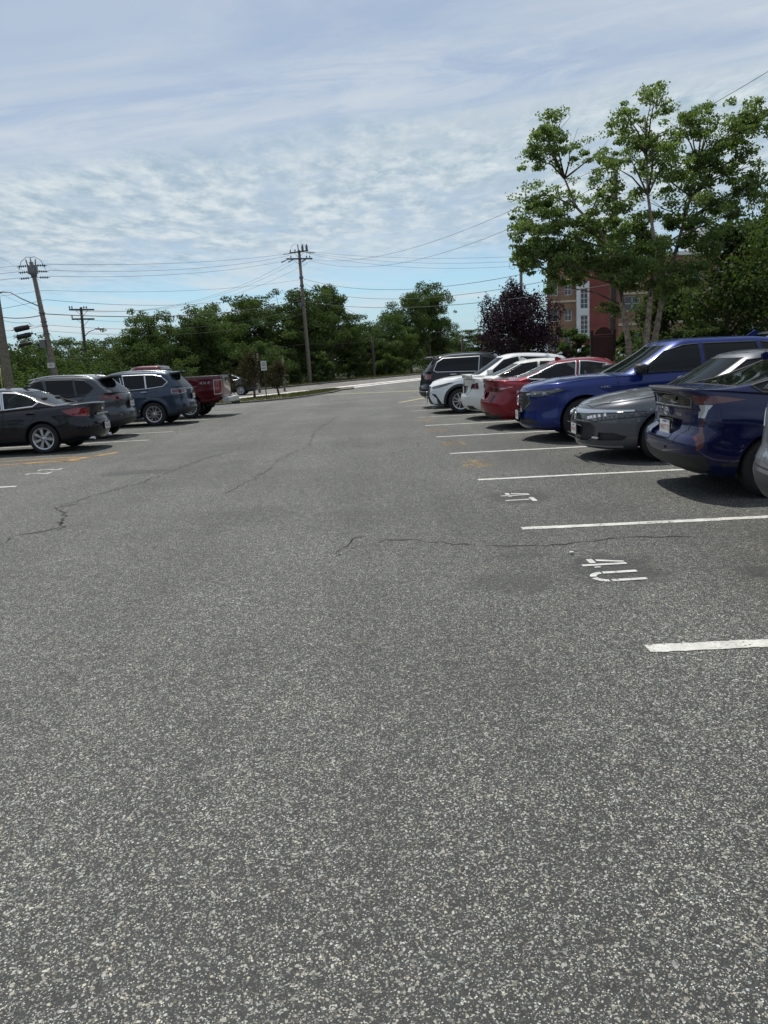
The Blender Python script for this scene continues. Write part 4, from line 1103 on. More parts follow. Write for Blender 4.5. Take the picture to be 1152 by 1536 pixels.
# ---- black sedan, left row
L = 4.76
S_INF = sedan(L, 1.775, 1.453, (.88, 3.63), .335, Rr=.235, nsp=7, gh=(1.40, 2.15, 3.12, 4.12),
    zs=[(0, .65), (.3, .75), (1.2, .89), (2.4, .93), (3.4, .985), (4.2, 1.02), (4.6, 1.03), (L, 1.02)], zr=[(2.0, 1.42), (2.55, 1.453), (3.2, 1.41), (4.1, 1.25)],
    fr=[(0, .15), (.1, .05), (.3, 0), (.48, .015), (.56, .06), (.75, .09), (.94, .06), (1, .05)], cr=.50, nr=2.5,
    regions=[
        rearwin(1.075, 1.36, .585, .47, 3.0, .10), sidewin([(1.75, .985), (2.2, 1.28), (2.55, 1.365), (2.70, 1.37), (2.76, 1.0)], M_GLASS, (M_CHROME, .030)), sidewin([(2.80, 1.0), (2.74, 1.37), (3.05, 1.35), (3.42, 1.235), (3.55, 1.12), (3.44, 1.04)], M_GLASS, (M_CHROME, .030)),
        rg('taillight', M_RED, 'side', [(L-.66, .915), (L-.46, .80), (L-.24, .765), (L+.1, .80), (L+.1, .93), (L-.36, .965)], lim={'y': (.48, 8), 'n': ('y', .02), 'clip': 1}, trim=(M_DRED, .012)),
        rg('trunk_lid', 'paint', 'rear', [(0, .66), (.36, .66), (.46, .76), (.56, .99), (0, .995)], gap=True),
        door([(1.5, .30), (1.48, .95), (2.78, .98), (2.78, .30)]), door([(2.81, .30), (2.81, .98), (3.62, 1.03), (3.52, .85), (3.34, .62), (3.28, .30)])],
    acc=[plate(L+.0, .52, 'rear', '3RL 662'), emblem(L-.065, .90, 'rear', 'oval_disc', .06), bar('plate_garnish', (L-.075, 0, .80), (.02, .62, .03), M_CHROME), exhaust(L-.12, .50, .27, .036), handles([(2.62, .862, .87), (3.40, .868, .90)], None, .20), fin(3.0, 1.43, None, .06)])
# ---- gunmetal SUV
L = 4.69
S_ROG = suv(L, 1.84, 1.70, (.93, 3.64), .365, clad=.055, gh=(1.40, 2.2, 4.02, 4.50), cr=.42, nr=2.6, fr=[(0, .16), (.08, .06), (.22, 0), (.42, .01), (.50, .06), (.62, .09), (.75, .06), (.9, .08), (1, .13)],
    zr=[(2.1, 1.64), (2.8, 1.69), (3.5, 1.675), (4.4, 1.58)],
    regions=[
        rearwin(1.20, 1.57, .70, .60, 3.85, .12), sidewin([(1.75, 1.13), (2.2, 1.52), (2.6, 1.59), (2.72, 1.14)], M_PRIV), sidewin([(2.78, 1.14), (2.70, 1.595), (3.40, 1.575), (3.48, 1.16)], M_PRIV), sidewin([(3.53, 1.17), (3.46, 1.57), (3.72, 1.54), (3.96, 1.34), (3.80, 1.20)], M_PRIV),
        rg('taillight', M_DRED, 'rear', [(.42, 1.05), (.62, 1.00), (.99, 1.06), (.99, 1.13), (.70, 1.15), (.46, 1.13)], lim={'x': (L-.60, 99), 'n': ('x', .04)}, trim=(M_RED, .012)),
        rg('tailgate', 'paint', 'rear', [(0, .66), (.50, .68), (.62, .95), (.64, 1.18), (0, 1.18)], gap=True), rg('plate_recess', M_BLK, 'rear', [(0, .98), (.36, .98), (.40, 1.06), (0, 1.06)]),
        rg('rear_bumper_trim', M_BLK, 'rear', [(0, .34), (.86, .34), (.88, .46), (.5, .52), (0, .52)]),
        door([(2.76, .45), (2.76, 1.12), (3.74, 1.16), (3.5, .85), (3.3, .45)])],
    acc=[plate(L-.03, .885, 'rear', '5HD 204'), emblem(L-.06, 1.12, 'rear', 'barred', .06), spoiler(4.0, 4.34, 1.635, .60, M_BLK, .03, .03, 'roof_spoiler'), rails(2.2, 3.9, .58, pch([(2.1, 1.61), (2.8, 1.66), (3.5, 1.65), (4.4, 1.55)]), M_ALU, .035), fin(3.85, 1.68, None, .06), handles([(2.6, .925, 1.0), (3.6, .925, 1.04)]), bar('bumper_reflector', (L-.10, .72, .62), (.02, .10, .03), M_RED)])
# ---- slate blue SUV
L = 4.855
S_HL = suv(L, 1.925, 1.73, (.95, 3.74), .375, Rr=.25, gh=(1.45, 2.2, 4.30, 4.66), cr=.34,
    zr=[(2.1, 1.67), (2.8, 1.73), (3.6, 1.72), (4.6, 1.65)],
    regions=[
        rearwin(1.22, 1.60, .70, .60, 4.1, .15), sidewin([(1.8, 1.15), (2.2, 1.53), (2.7, 1.62), (2.82, 1.16)], M_PRIV, (M_CHROME, .022)), sidewin([(2.88, 1.16), (2.80, 1.62), (3.50, 1.615), (3.54, 1.18)], M_PRIV, (M_CHROME, .022)), sidewin([(3.56, 1.18), (3.52, 1.615), (3.80, 1.60), (4.05, 1.53), (4.24, 1.36), (4.08, 1.23)], M_PRIV, (M_CHROME, .026)),
        rg('taillight', M_DRED, 'rear', [(.46, 1.02), (.80, .98), (.99, 1.02), (.99, 1.12), (.72, 1.14), (.50, 1.14)], lim={'x': (L-.55, 99), 'n': ('x', .04)}, trim=(M_CLEAR, .016)),
        rg('tailgate', 'paint', 'rear', [(0, .66), (.56, .68), (.64, 1.0), (.66, 1.18), (0, 1.18)], gap=True), rg('plate_garnish', M_CHROME, 'rear', [(0, 1.00), (.45, 1.00), (.45, 1.05), (0, 1.05)]),
        rg('rear_bumper_trim', M_BLK, 'rear', [(0, .36), (.88, .36), (.90, .46), (.5, .52), (0, .52)]), rg('fuel_door', 'paint', 'side', [(3.70, .90), (3.90, .90), (3.90, 1.08), (3.70, 1.08)], gap=True),
        door([(1.5, .42), (1.48, 1.10), (2.85, 1.14), (2.85, .42)]), door([(2.88, .45), (2.88, 1.13), (3.62, 1.16), (3.50, .9), (3.3, .45)])],
    acc=[plate(L-.03, .88, 'rear', '8WA 517'), emblem(L-.06, 1.10, 'rear', 'ovals', .06), spoiler(4.22, 4.62, 1.685, .64, None, .03, .02, 'roof_spoiler'), rails(2.3, 4.2, .60, pch([(2.1, 1.64), (2.8, 1.70), (3.6, 1.69), (4.6, 1.62)]), M_ALU, .045), fin(4.1, 1.71, None, .06), handles([(2.66, .965, 1.05), (3.50, .965, 1.08)], M_CHROME), bar('bumper_reflector', (L-.05, .74, .60), (.02, .12, .03), M_RED)])
M_LETTER = mat('grey_decal', (.34, .33, .31), .5)
# ---- dark red pickup
L = 5.90
S_F150 = suv(L, 2.01, 1.94, (1.0, 4.68), .40, Rr=.27, Ra=.47, bowr=0.0, gh=(1.75, 2.5, 3.70, 3.90), cr=.16, nr=3.6, nsp=6, cd=.0,
    zb=[(0, .36), (.5, .34), (3.9, .40), (4.2, .46), (5.4, .52), (L, .58)], zs=[(0, .98), (.4, 1.12), (1.7, 1.20), (3.85, 1.24), (4.02, 1.45), (5.4, 1.47), (L, 1.47)], zr=[(2.4, 1.87), (2.9, 1.94), (3.5, 1.93), (3.9, 1.90)],
    fr=[(0, .08), (.05, .03), (.2, .01), (.9, .0), (1, .015)], wf=[(0, .93), (.1, .98), (.4, 1), (.8, .985), (.96, .97), (1, .94)], crown=(.05, 0), cg=(.4, .15), ng=(2.1, 3.4), flare=.04,
    regions=[
        rearwin(1.42, 1.80, .70, .62, 3.5, .3), sidewin([(2.15, 1.28), (2.6, 1.72), (3.0, 1.80), (3.05, 1.28)]), sidewin([(3.12, 1.28), (3.10, 1.80), (3.62, 1.78), (3.72, 1.32)]),
        rg('bed_cover', M_BLK, 'top', [(4.05, 0), (L-.10, 0), (L-.10, .88), (4.05, .88)], off=.02), rg('bed_rail_cap', M_BLK, 'side', [(4.02, 1.415), (L-.02, 1.435), (L-.02, 1.50), (4.02, 1.50)], lim={'n': ('y', .05), 'y': (.8, 9)}),
        rg('taillight', M_RED, 'rear', [(.76, .86), (.99, .80), (1.1, .80), (1.1, 1.31), (.76, 1.31)], lim={'x': (L-.30, 99), 'n': ('x', .03)}, trim=(M_CLEAR, .028)),
        rg('taillight_side', M_RED, 'side', [(L-.10, .80), (L-.24, .98), (L-.24, 1.29), (L-.10, 1.31)], lim={'y': (.9, 9)}, trim=(M_CLEAR, .028)),
        rg('tailgate', 'paint', 'rear', [(0, .70), (.74, .70), (.74, 1.42), (0, 1.42)], gap=True)],
    acc=[emblem(L+.01, 1.22, 'rear', 'oval_disc', .10), bar('tailgate_handle', (L+.005, 0, 1.35), (.02, .24, .07), M_BLK), plate(L+.20, .56, 'rear', None), rails(2.6, 3.6, .01, pch([(2.5, 1.92), (3.7, 1.92)]), M_BLK, .0),
         badge(L-.58, -1.015, 1.22, '4X4', .15, 'side_neg', M_LETTER, 1.5), badge(L-.58, 1.015, 1.22, '4X4', .15, 'side_pos', M_LETTER, 1.5)])
S_F150['acc'] = [a for i, a in enumerate(S_F150['acc']) if i != 3]
def tow_bumper(root, S, pm):
    b = MB(); b.box((0, 0, 0), (.22, 1.9, .16)); b.build('rear_bumper', M_CHROME, root, (S['L']+.12-S['L']/2, 0, .60))
    b = MB(); b.box((0, 0, 0), (.30, .07, .07)); b.blob((.16, 0, .06), (.028, .028, .028), 10, 6); b.build('tow_hitch', M_BLK, root, (S['L']+.28-S['L']/2, 0, .46))
S_F150['acc'].append(tow_bumper)
# ---- plain backgrounds
import copy as _cp
S_WSUV = dict(S_ROG); S_WSUV['clad'] = None; S_WSUV['acc'] = [spoiler(4.0, 4.34, 1.64, .60, M_BLK, .03, .03, 'roof_spoiler')]
S_FARSED = dict(S_INF); S_FARSED['acc'] = []
S_SILV = dict(S_RCAM); S_SILV['acc'] = [mirrors(1.72, 1.04)]

GR, GL = 'cars parked nose or tail to the aisle on the right', 'cars parked with their tails to the aisle on the left'
PI = math.pi
def nose_in(name, S, p, lab, cat, xtail, y, g, rz=0.0):     # tail at xtail, car stretches to +X
    return build_car(name, S, p, lab, cat, (xtail+S['L']/2, y, .002), PI+rz, g)
def nose_out(name, S, p, lab, cat, xnose, y, g, rz=0.0):
    return build_car(name, S, p, lab, cat, (xnose+S['L']/2, y, .002), rz, g)
nose_in('liftback_car', S_PRIUS, P_PRIUS, 'deep blue liftback with black lower bumper and red lettered plate in the space painted 4T', 'car', 3.22, 8.20, GR, -.05)
nose_out('sedan_car', S_ACCORD, P_ACCORD, 'dark grey sedan with chrome brow over its grille, nose to the aisle', 'car', 3.12, 11.17, GR, -.05)
nose_out('suv_car', S_MDX, P_MDX, 'bright blue SUV with diamond mesh grille facing the aisle', 'SUV', 2.88, 14.15, GR, -.05)
nose_in('sedan_car', S_RCAM, P_RED, 'candy red sedan backed up beside the bright blue SUV', 'car', 2.60, 17.10, GR, -.05)
nose_in('sedan_car', S_WCAM, P_WHITE, 'pearl white sedan with raised trunk spoiler beside the red sedan', 'car', 2.54, 20.1, GR, -.05)
nose_out('crossover_car', S_LEX, P_WHITE2, 'white crossover with black wheel arch trim, nose to the aisle', 'SUV', 1.90, 23.1, GR, -.05)
nose_in('suv_car', S_JEEP, P_BLACK, 'black SUV with chrome window outline, farthest of the right row', 'SUV', 1.86, 26.1, GR, -.04)
nose_in('suv_car', S_EDGE, P_EDGE, 'mid grey SUV cut off by the right edge, red taillight corner showing', 'SUV', 2.87, 5.13, GR, -.05)
def left(name, S, p, lab, cat, xtail, y, rz=0.0):
    return build_car(name, S, p, lab, cat, (xtail-S['L']/2, y, .002), rz, GL)
left('sedan_car', S_INF, P_INF, 'black sedan with chrome window surround at the near end of the left row', 'car', -6.0, 17.75, -.03)
left('suv_car', S_ROG, P_GREY, 'gunmetal SUV with black roof spoiler parked behind the black sedan', 'SUV', -6.3, 20.9, -.03)
left('suv_car', S_HL, P_SLATE, 'slate blue SUV with silver roof rails beside the red pickup', 'SUV', -5.6, 25.3, -.03)
left('pickup_truck', S_F150, P_TRUCK, 'dark red pickup truck with white 4X4 lettering at the far end of the left row', 'pickup truck', -5.1, 28.6, -.03)
# ------------------------------------------------------------ plants
def leaf_mesh(name, clumps, per, leaf, seed, ratio=.62, up=.35, shell=.55, droop=0.0):
    """clumps: (x, y, z, rx, ry, rz, weight); returns one mesh of small leaf faces spread through the clumps"""
    rng = np.random.default_rng(seed); VV = []
    for (x, y, z, rx, ry, rz, w) in clumps:
        n = max(3, int(per*w))
        d = rng.normal(size=(n, 3)); d /= np.linalg.norm(d, axis=1)[:, None]
        rad = np.where(rng.random(n) < shell, rng.normal(.90, .22, n), rng.random(n)**.4)
        c = d*rad[:, None]*np.array([rx, ry, rz])+np.array([x, y, z])
        nrm = d*.6+rng.normal(size=(n, 3))*.75+np.array([0, 0, up]); nrm /= np.linalg.norm(nrm, axis=1)[:, None]
        a = rng.normal(size=(n, 3)); a[:, 2] -= droop; a -= nrm*(a*nrm).sum(1)[:, None]; a /= np.linalg.norm(a, axis=1)[:, None]
        bb = np.cross(nrm, a); l = leaf*rng.uniform(.6, 1.35, n)[:, None]
        VV.append(np.stack([c-a*l*.5, c+bb*l*ratio*.5, c+a*l*.5+nrm*l*.08, c-bb*l*ratio*.5], 1).reshape(-1, 3))
    V = np.concatenate(VV).astype(np.float32); n = len(V)//4
    me = bpy.data.meshes.new(name); me.vertices.add(len(V)); me.vertices.foreach_set('co', V.ravel())
    me.loops.add(len(V)); me.loops.foreach_set('vertex_index', np.arange(len(V), dtype=np.int32))
    me.polygons.add(n); me.polygons.foreach_set('loop_start', np.arange(0, len(V), 4, dtype=np.int32)); me.polygons.foreach_set('loop_total', np.full(n, 4, dtype=np.int32))
    me.update(calc_edges=True); return me
def crown_clumps(h, w, base, seed, n=26, lump=.34, top=1.0, dens=1.0):
    """lumpy crown: clump centres in an uneven egg between height base and h"""
    rng = np.random.default_rng(seed); out = []
    H_ = h-base; k = 0
    while k < n:
        t = rng.random()**.8; wr = math.sin(math.pi*min(1, .12+.86*t)**.85)**.75
        a = rng.random()*2*math.pi; r = w/2*wr*math.sqrt(rng.random())*.82*rng.uniform(.75, 1.15)
        cr = lump*w*rng.uniform(.32, .62)
        z = base+cr*.6+t*(H_-cr*1.3)
        o_ = 1.0 if rng.random() > .3 else rng.uniform(1.1, 1.35)
        out.append((r*math.cos(a)*o_, r*math.sin(a)*o_, z*(1 if o_ == 1 else 1.03), cr*rng.uniform(.8, 1.3), cr*rng.uniform(.8, 1.3), cr*rng.uniform(.6, .95), dens*cr*cr)); k += 1
    return out
def lobed(h, w, base, seed, lobes, sub):
    """uneven crown: a few boughs of different reach, each carrying its own ragged clumps"""
    rng = np.random.default_rng(seed); out = []; H_ = h-base
    for k in range(lobes):
        t = (k+.5+rng.uniform(-.4, .4))/lobes; t = min(max(t, .04), .97)
        reach = w/2*(math.sin(math.pi*min(.97, .14+.80*t))**.7)*rng.uniform(.15, .98); a = k*2.4+rng.uniform(-.6, .6)
        c = np.array([reach*math.cos(a), reach*math.sin(a), base+H_*(.10+.80*t)])
        lr = w*rng.uniform(.13, .22)
        for j in range(sub):
            d = np.clip(rng.normal(size=3), -1.6, 1.6)*np.array([lr, lr, lr*.72]); cr = w*rng.uniform(.045, .115)
            p = c+d; p[2] = min(max(p[2], base+cr*.5), h-cr*.4)
            out.append((p[0], p[1], p[2], cr*1.35, cr*1.35, cr*.85, (cr/w*9)**2))
    return out
def limbs(clumps, trunk_h, r0, seed, lean=(0, 0), share=.6):
    rnd = random.Random(seed); b = MB()
    top = Vector((lean[0], lean[1], trunk_h)); mid = Vector((lean[0]*.4+rnd.uniform(-.1, .1), lean[1]*.4, trunk_h*.5))
    b.tube([(0, 0, -.15), (0, 0, .15), mid, top], [r0*1.35, r0, r0*.75, r0*.4], 9)
    for c in clumps:
        if rnd.random() > share: continue
        p = Vector(c[:3]); t = rnd.uniform(.45, 1.0); s = mid.lerp(top, t) if t > .5 else Vector((0, 0, 0)).lerp(mid, t*2)
        if s.z > p.z: s = mid*.8
        m_ = s.lerp(p, .55)+Vector((rnd.uniform(-.15, .15), rnd.uniform(-.15, .15), -.12*(p-s).length))
        b.tube([s, m_, p], [r0*.32, r0*.18, r0*.05], 5)
    return b
M_BARK = mat('grey_bark', (.085, .072, .06), .95, var=.4, vscale=6, bump=.6, bscale=25)
M_BIRCH = mat('peeling_birch_bark', (.24, .19, .145), .9, var=.6, vscale=9, bump=.8, bscale=30)
L_DARK = leaf_mat('dark_green_leaves', (.036, .058, .021), (.078, .108, .038), .32)
L_MID = leaf_mat('mid_green_leaves', (.046, .074, .022), (.092, .128, .040), .34)
L_PALE = leaf_mat('pale_green_leaves', (.055, .085, .026), (.085, .12, .042), .3)
L_BIRCH = leaf_mat('birch_leaves', (.098, .142, .054), (.180, .225, .095), .50, .6)
L_PLUM = leaf_mat('purple_leaves', (.020, .013, .022), (.050, .026, .042), .22)
L_BROWN = leaf_mat('brownish_leaves', (.040, .036, .018), (.065, .052, .026), .2)
L_CONE = leaf_mat('conifer_needles', (.030, .052, .018), (.060, .085, .030), .2)

# --- wood across the road: one tree per crown that shows
WOODG = 'trees of the wood across the road'
_var = {}
def wood_tree(name, label, x, y, h, w, mt, kind='round', group=WOODG, seed=0, base=None):
    key = (kind, seed % 4)
    if key not in _var:
        H0, W0 = 10.0, 7.0; bs = 1.2 if kind == 'round' else 4.2
        cl = lobed(H0, W0, bs, 100+seed*7, 13 if kind == 'round' else 9, 9)
        _var[key] = (leaf_mesh('crown', cl, 300 if kind == 'round' else 330, .22, 200+seed, .62, .35, .2), limbs(cl, 6.5 if kind == 'round' else 8.0, .22, 300+seed, share=.3).mesh('trunk'))
    lm, tm = _var[key]; z = float(ground_h(x, y))
    t = thing(name, label, 'tree', (x, y, z), seed*1.3, group)
    t.scale = (w/6.6, w/6.6, (h-z)/9.9)
    cm = lm.copy() if mt.name not in [q.name for q in lm.materials if q] and len(lm.materials) else lm
    if cm is not lm: cm.materials.clear()
    link('crown', cm, mt, t); link('trunk', tm, M_BARK, t)
    return t
WT = [(-33.5, 64.0, 4.3, 5.5, L_MID, 'low round tree at the far left of the wood, behind the left pole'), (-30.2, 66.5, 4.9, 5.2, L_DARK, 'dark round tree of the wood between the two leaning poles'), (-28.3, 69.5, 5.5, 5.0, L_DARK, 'dark tree of the wood just right of the leaning pole'),
      (-26.3, 72.0, 5.1, 4.6, L_MID, 'small tree of the wood right behind the double crossarm pole'), (-24.0, 75.0, 5.4, 5.2, L_DARK, 'dark tree of the wood a little right of the double crossarm pole'),
      (-17.8, 60.9, 5.3, 4.2, L_MID, 'feathery green tree at the left end of the tall wood'), (-16.6, 62.9, 6.7, 4.2, L_MID, 'tall feathery tree standing out left of the main wood'), (-15.3, 65.5, 6.3, 4.4, L_DARK, 'dark tree of the wood above the red pickup cab'),
      (-13.9, 68.7, 7.3, 5.6, L_MID, 'broad mid green tree of the wood behind the red pickup'), (-12.0, 72.9, 7.9, 6.2, L_MID, 'broad tree of the wood above the pickup tailgate'), (-10.1, 77.1, 8.8, 6.6, L_DARK, 'big dark tree of the wood left of the tall power pole'),
      (-7.8, 81.8, 9.5, 6.8, L_DARK, 'biggest dark tree of the wood directly left of the tall power pole'), (-5.4, 86.6, 9.4, 6.2, L_DARK, 'dark tree of the wood right behind the tall power pole'),
      (-1.9, 94.7, 7.4, 6.0, L_DARK, 'lower dark tree of the wood right of the open crowned tree'), (1.0, 100.9, 6.9, 6.2, L_DARK, 'low dark tree of the wood behind the stub pole'), (3.8, 107.0, 8.0, 5.6, L_MID, 'mid green tree of the wood left of the tallest tree'),
      (7.1, 114.2, 11.3, 6.4, L_DARK, 'tall dark ivy clad tree of the wood, left half of the highest clump'), (12.3, 125.7, 9.3, 6.0, L_DARK, 'dark tree at the right end of the wood')]
for i, (x, y, h, w, mt, lab) in enumerate(WT): wood_tree('wood_tree', lab, x, y, h, w, mt, seed=i)
wood_tree('wood_tree', 'open crowned tree rising above the wood just right of the tall power pole', -3.6, 91.0, 10.6, 5.2, L_MID, 'open', seed=1)
wood_tree('wood_tree', 'tallest loose crowned tree of the wood, right of the ivy clad tree', 10.6, 121.0, 13.2, 6.6, L_MID, 'open', seed=2)
for i, (x, y, h, w, lab) in enumerate([(17, 150, 6.2, 9, 'far low tree beyond the wood left of the stub behind the black SUV'), (24, 155, 7.2, 10, 'far dark tree behind the purple tree'), (33, 160, 7.5, 11, 'far tree beyond the purple tree on the right')]):
    wood_tree('far_tree', lab, x, y, h, w, L_DARK, group='far trees beyond the wood', seed=i)
# undergrowth that closes the wood: nobody could count it
cl = []; rng = np.random.default_rng(8)
for i in range(330):
    s = rng.uniform(-5, 150); n = rng.uniform(40.2, 47) if s > 42 else rng.uniform(47, 60)
    if s < 42 and s > 28: n = rng.uniform(41.5, 56)
    x, y = rp(n, s); r = rng.uniform(.7, 1.7); zz = float(ground_h(x, y))
    hh = rng.uniform(.4, 1.0)+(n-40.2)*(.28 if s > 42 else .14)
    cl.append((x, y, zz+hh, r*1.3, r*1.3, r*.95, 1.0))
o = link('undergrowth', leaf_mesh('undergrowth', cl, 300, .19, 9), L_MID); tag(o, 'dense green undergrowth filling the foot of the wood across the road', 'undergrowth', kind='stuff')
cl = []
for i in range(260):
    s = rng.uniform(20, 150); n = rng.uniform(46, 54) if s > 42 else rng.uniform(58, 66); x, y = rp(n, s)
    r = rng.uniform(1.2, 2.0); cl.append((x, y, float(ground_h(x, y))+rng.uniform(.6, 5.4 if s > 55 else 3.6), r, r, r, 1.0))
o = link('woodland', leaf_mesh('woodland', cl, 200, .30, 10), L_DARK); tag(o, 'dark depth of the wood behind its front trees', 'wood', kind='stuff')

def shrub(name, label, x, y, h, w, mt, seed, leaf=.10, per=900, base=.05, cat='shrub', group=None, cone=False, z=None, lump=.5, depth=None):
    t = thing(name, label, cat, (x, y, float(ground_h(x, y))+.05 if z is None else z), seed*.7, group)
    if cone:
        rng = np.random.default_rng(seed); cl = []
        for i in range(40):
            q = (i+.5)/40; r = w/2*(1-q)**.8*.75+.05; a = i*2.4
            cl.append((r*math.cos(a)*.7, r*math.sin(a)*.7, base+q*h*.94, .16*w+.1*(1-q), .16*w+.1*(1-q), .10*h, .12*(1.2-q)))
    else: cl = crown_clumps(h, w, base, seed, 34, .34) if mt is L_BROWN else lobed(h, w, base, seed, 8, 5)
    link('foliage', leaf_mesh('foliage', cl, per, leaf, seed), mt, t)
    limbs(cl, h*.6, .04+.012*h, seed).build('stem', M_BARK, t)
    return t
SHG = 'shrubs on the grass strip by the road'
shrub('shrub', 'thin brownish shrub left of the small white sign', -6.35, 44.0, 2.55, 2.0, L_BROWN, 21, .11, 800, .5, group=SHG, z=.05)
shrub('shrub', 'thin brownish shrub leaning right of the small white sign', -5.1, 45.2, 2.1, 1.7, L_BROWN, 22, .11, 800, .4, group=SHG, z=.05)
shrub('shrub', 'low brownish shrub beside the pickup tow hitch', -7.7, 43.0, 1.6, 1.2, L_BROWN, 23, .11, 800, .3, group=SHG, z=.05)
shrub('conifer_bush', 'small cone shaped evergreen left of the tall power pole', -6.6, 74.2, 3.2, 1.6, L_CONE, 24, .16, 700, .0, 'bush', cone=True)
shrub('conifer_bush', 'second small cone shaped evergreen right of the tall power pole', -4.0, 79.5, 3.2, 1.7, L_CONE, 25, .16, 700, .0, 'bush', cone=True)
shrub('leafy_bush', 'pale green bush right beside the foot of the tall power pole', -4.6, 77.6, 3.0, 3.0, L_PALE, 26, .22, 200, .1, 'bush')
shrub('leafy_bush', 'pale green bush left of the stub pole', -.4, 91, 3.0, 3.2, L_PALE, 27, .22, 200, .1, 'bush')
shrub('leafy_bush', 'bright green bush at the wood edge right of the stub pole', 3.0, 97.5, 3.2, 3.6, L_MID, 28, .22, 200, .1, 'bush')
shrub('leafy_bush', 'yellow green bush above the pickup bed', -12.2, 66.2, 3.9, 5.0, L_PALE, 29, .17, 240, .1, 'bush')
shrub('leafy_bush', 'yellow green bush behind the small white sign', -8.6, 70.0, 4.0, 4.2, L_PALE, 30, .17, 240, .1, 'bush')
shrub('leafy_bush', 'yellow green bush above the slate blue SUV', -15.8, 59.5, 3.9, 5.2, L_PALE, 31, .17, 240, .1, 'bush')
shrub('leafy_bush', 'dull green bush behind the leaning pole', -25.0, 60.0, 3.4, 5.0, L_MID, 32, .17, 240, .1, 'bush')
shrub('leafy_bush', 'dull green bush at the left edge behind the black sedan', -27.5, 56.0, 3.3, 5.4, L_MID, 33, .17, 240, .1, 'bush')

# --- river birch with three stems in the planted island
BX, BY, BZ = 8.97, 25.0, .05
t = thing('birch_tree', 'tall river birch with three peeling stems behind the bright blue SUV', 'tree', (BX, BY, BZ))
rng = np.random.default_rng(77)
C0 = [(-2.68, 8.45, .66), (-2.99, 7.99, .66), (-3.31, 7.52, .55), (-2.27, 7.67, .62), (-3.01, 6.63, .77), (-3.45, 5.76, .66), (-3.77, 5.37, .49), (-2.71, 5.72, .88), (-2.07, 6.48, .66), (-3.57, 4.75, .55), (-2.72, 4.71, .88), (-2.07, 5.29, .88), (-1.65, 4.25, 1.0), (-2.3, 3.67, .77), (-3.37, 4.34, .44), (-.71, 8.46, .62), (-.81, 7.89, .62), (.02, 8.71, .66), (.18, 8.99, .33), (.55, 8.11, .71), (-.28, 7.47, .77), (-1.12, 7.03, .62), (-1.22, 6.24, .66), (-.38, 6.2, .88), (.57, 6.95, .88), (-.8, 5.22, 1.0), (.16, 5.38, 1.0), (.9, 5.94, .88), (-.36, 4.18, 1.11), (.71, 4.33, 1.11), (-.79, 3.59, .88), (.08, 3.34, .88), (-.68, 2.64, .55), (1.69, 8.35, .62), (2.21, 8.51, .62), (1.5, 7.68, .77), (2.33, 7.74, .77), (2.96, 8.0, .55), (3.36, 8.37, .44), (3.68, 8.25, .33), (2.98, 7.22, .77), (3.63, 7.0, .49), (2.04, 6.87, .88), (2.8, 6.34, .77), (3.66, 6.2, .44), (1.53, 6.31, .88), (2.19, 5.48, .88), (1.56, 4.9, 1.0), (1.91, 4.07, .88), (1.16, 3.49, .88)]
for i in range(34):                                           # boughs that close the gaps between neighbours
    a = C0[int(rng.integers(len(C0)))]; near = sorted(C0, key=lambda q: abs(q[0]-a[0])+abs(q[1]-a[1]))[1:5]; c = near[int(rng.integers(4))]
    if a[1] > 3.4 and c[1] > 3.4: C0.append(((a[0]+c[0])/2, (a[1]+c[1])/2, .55))
cl = []; tips = []
for (x, z, r) in C0:
    y = float(np.clip(rng.normal(0, .95), -1.6, 1.6))*(min(1, .45+.1*(10-z)) if z > 4.4 else .5); tips.append((x, y, z, r))
    for k in range(11):
        d = np.clip(rng.normal(size=3), -1.35, 1.35)*r*(.56 if z > 4.3 else .46); rr = r*rng.uniform(.16, .40)
        cl.append((x+d[0], y+d[1], z+d[2]*.8+(.3 if z < 4.3 else 0), rr*1.25, rr*1.25, rr*.7, r*r*(1.3 if z < 5.8 else .74)*(.5+rng.random())))
link('crown', leaf_mesh('crown', cl, 225, .084, 78, .74, .2, .25, .5), L_BIRCH, t)
stems = [[(-.18, .2, -.1), (-.23, .1, 1.67), (-.46, .1, 2.95), (-.68, 0, 4.2), (-1.12, .2, 5.24), (-1.86, .4, 6.08), (-2.58, .5, 7.87)], [(.15, -.1, -.1), (.27, -.1, 1.75), (.34, -.2, 3.11), (.45, -.3, 4.55), (.15, -.4, 6.18), (.06, -.3, 8.52)], [(.35, .15, -.1), (.65, .2, 1.73), (.95, .3, 3.29), (1.46, .5, 4.7), (1.95, .7, 6.29), (2.43, .8, 8.22)]]
for st in stems:
    b = MB(); n = len(st); b.tube(st, [.125-.105*i/(n-1) for i in range(n)], 10); b.build('stem', M_BIRCH, t)
b = MB(); rnd = random.Random(5)
pts = [Vector(p) for st in stems for a, c in zip(st[1:-1], st[2:]) for p in (a, tuple(Vector(a).lerp(Vector(c), .5)))]
for (x, y, z, r) in tips:
    p = Vector((x, y, z)); cand = sorted([q for q in pts if q.z < z-.2], key=lambda q: (q-p).length+.4*abs(q.z-z+1.2))[:2]
    for s in cand[:1]:
        m_ = s.lerp(p, .5)+Vector((rnd.uniform(-.1, .1), rnd.uniform(-.1, .1), .10)); b.tube([s, m_, p], [.035, .022, .008], 5)
        for k in range(3):
            e = p+Vector((rnd.uniform(-r, r), rnd.uniform(-r, r), rnd.uniform(-.3*r, r)))*.9; b.tube([m_.lerp(p, .6), e], [.012, .004], 4)
b.build('branches', M_BARK, t)
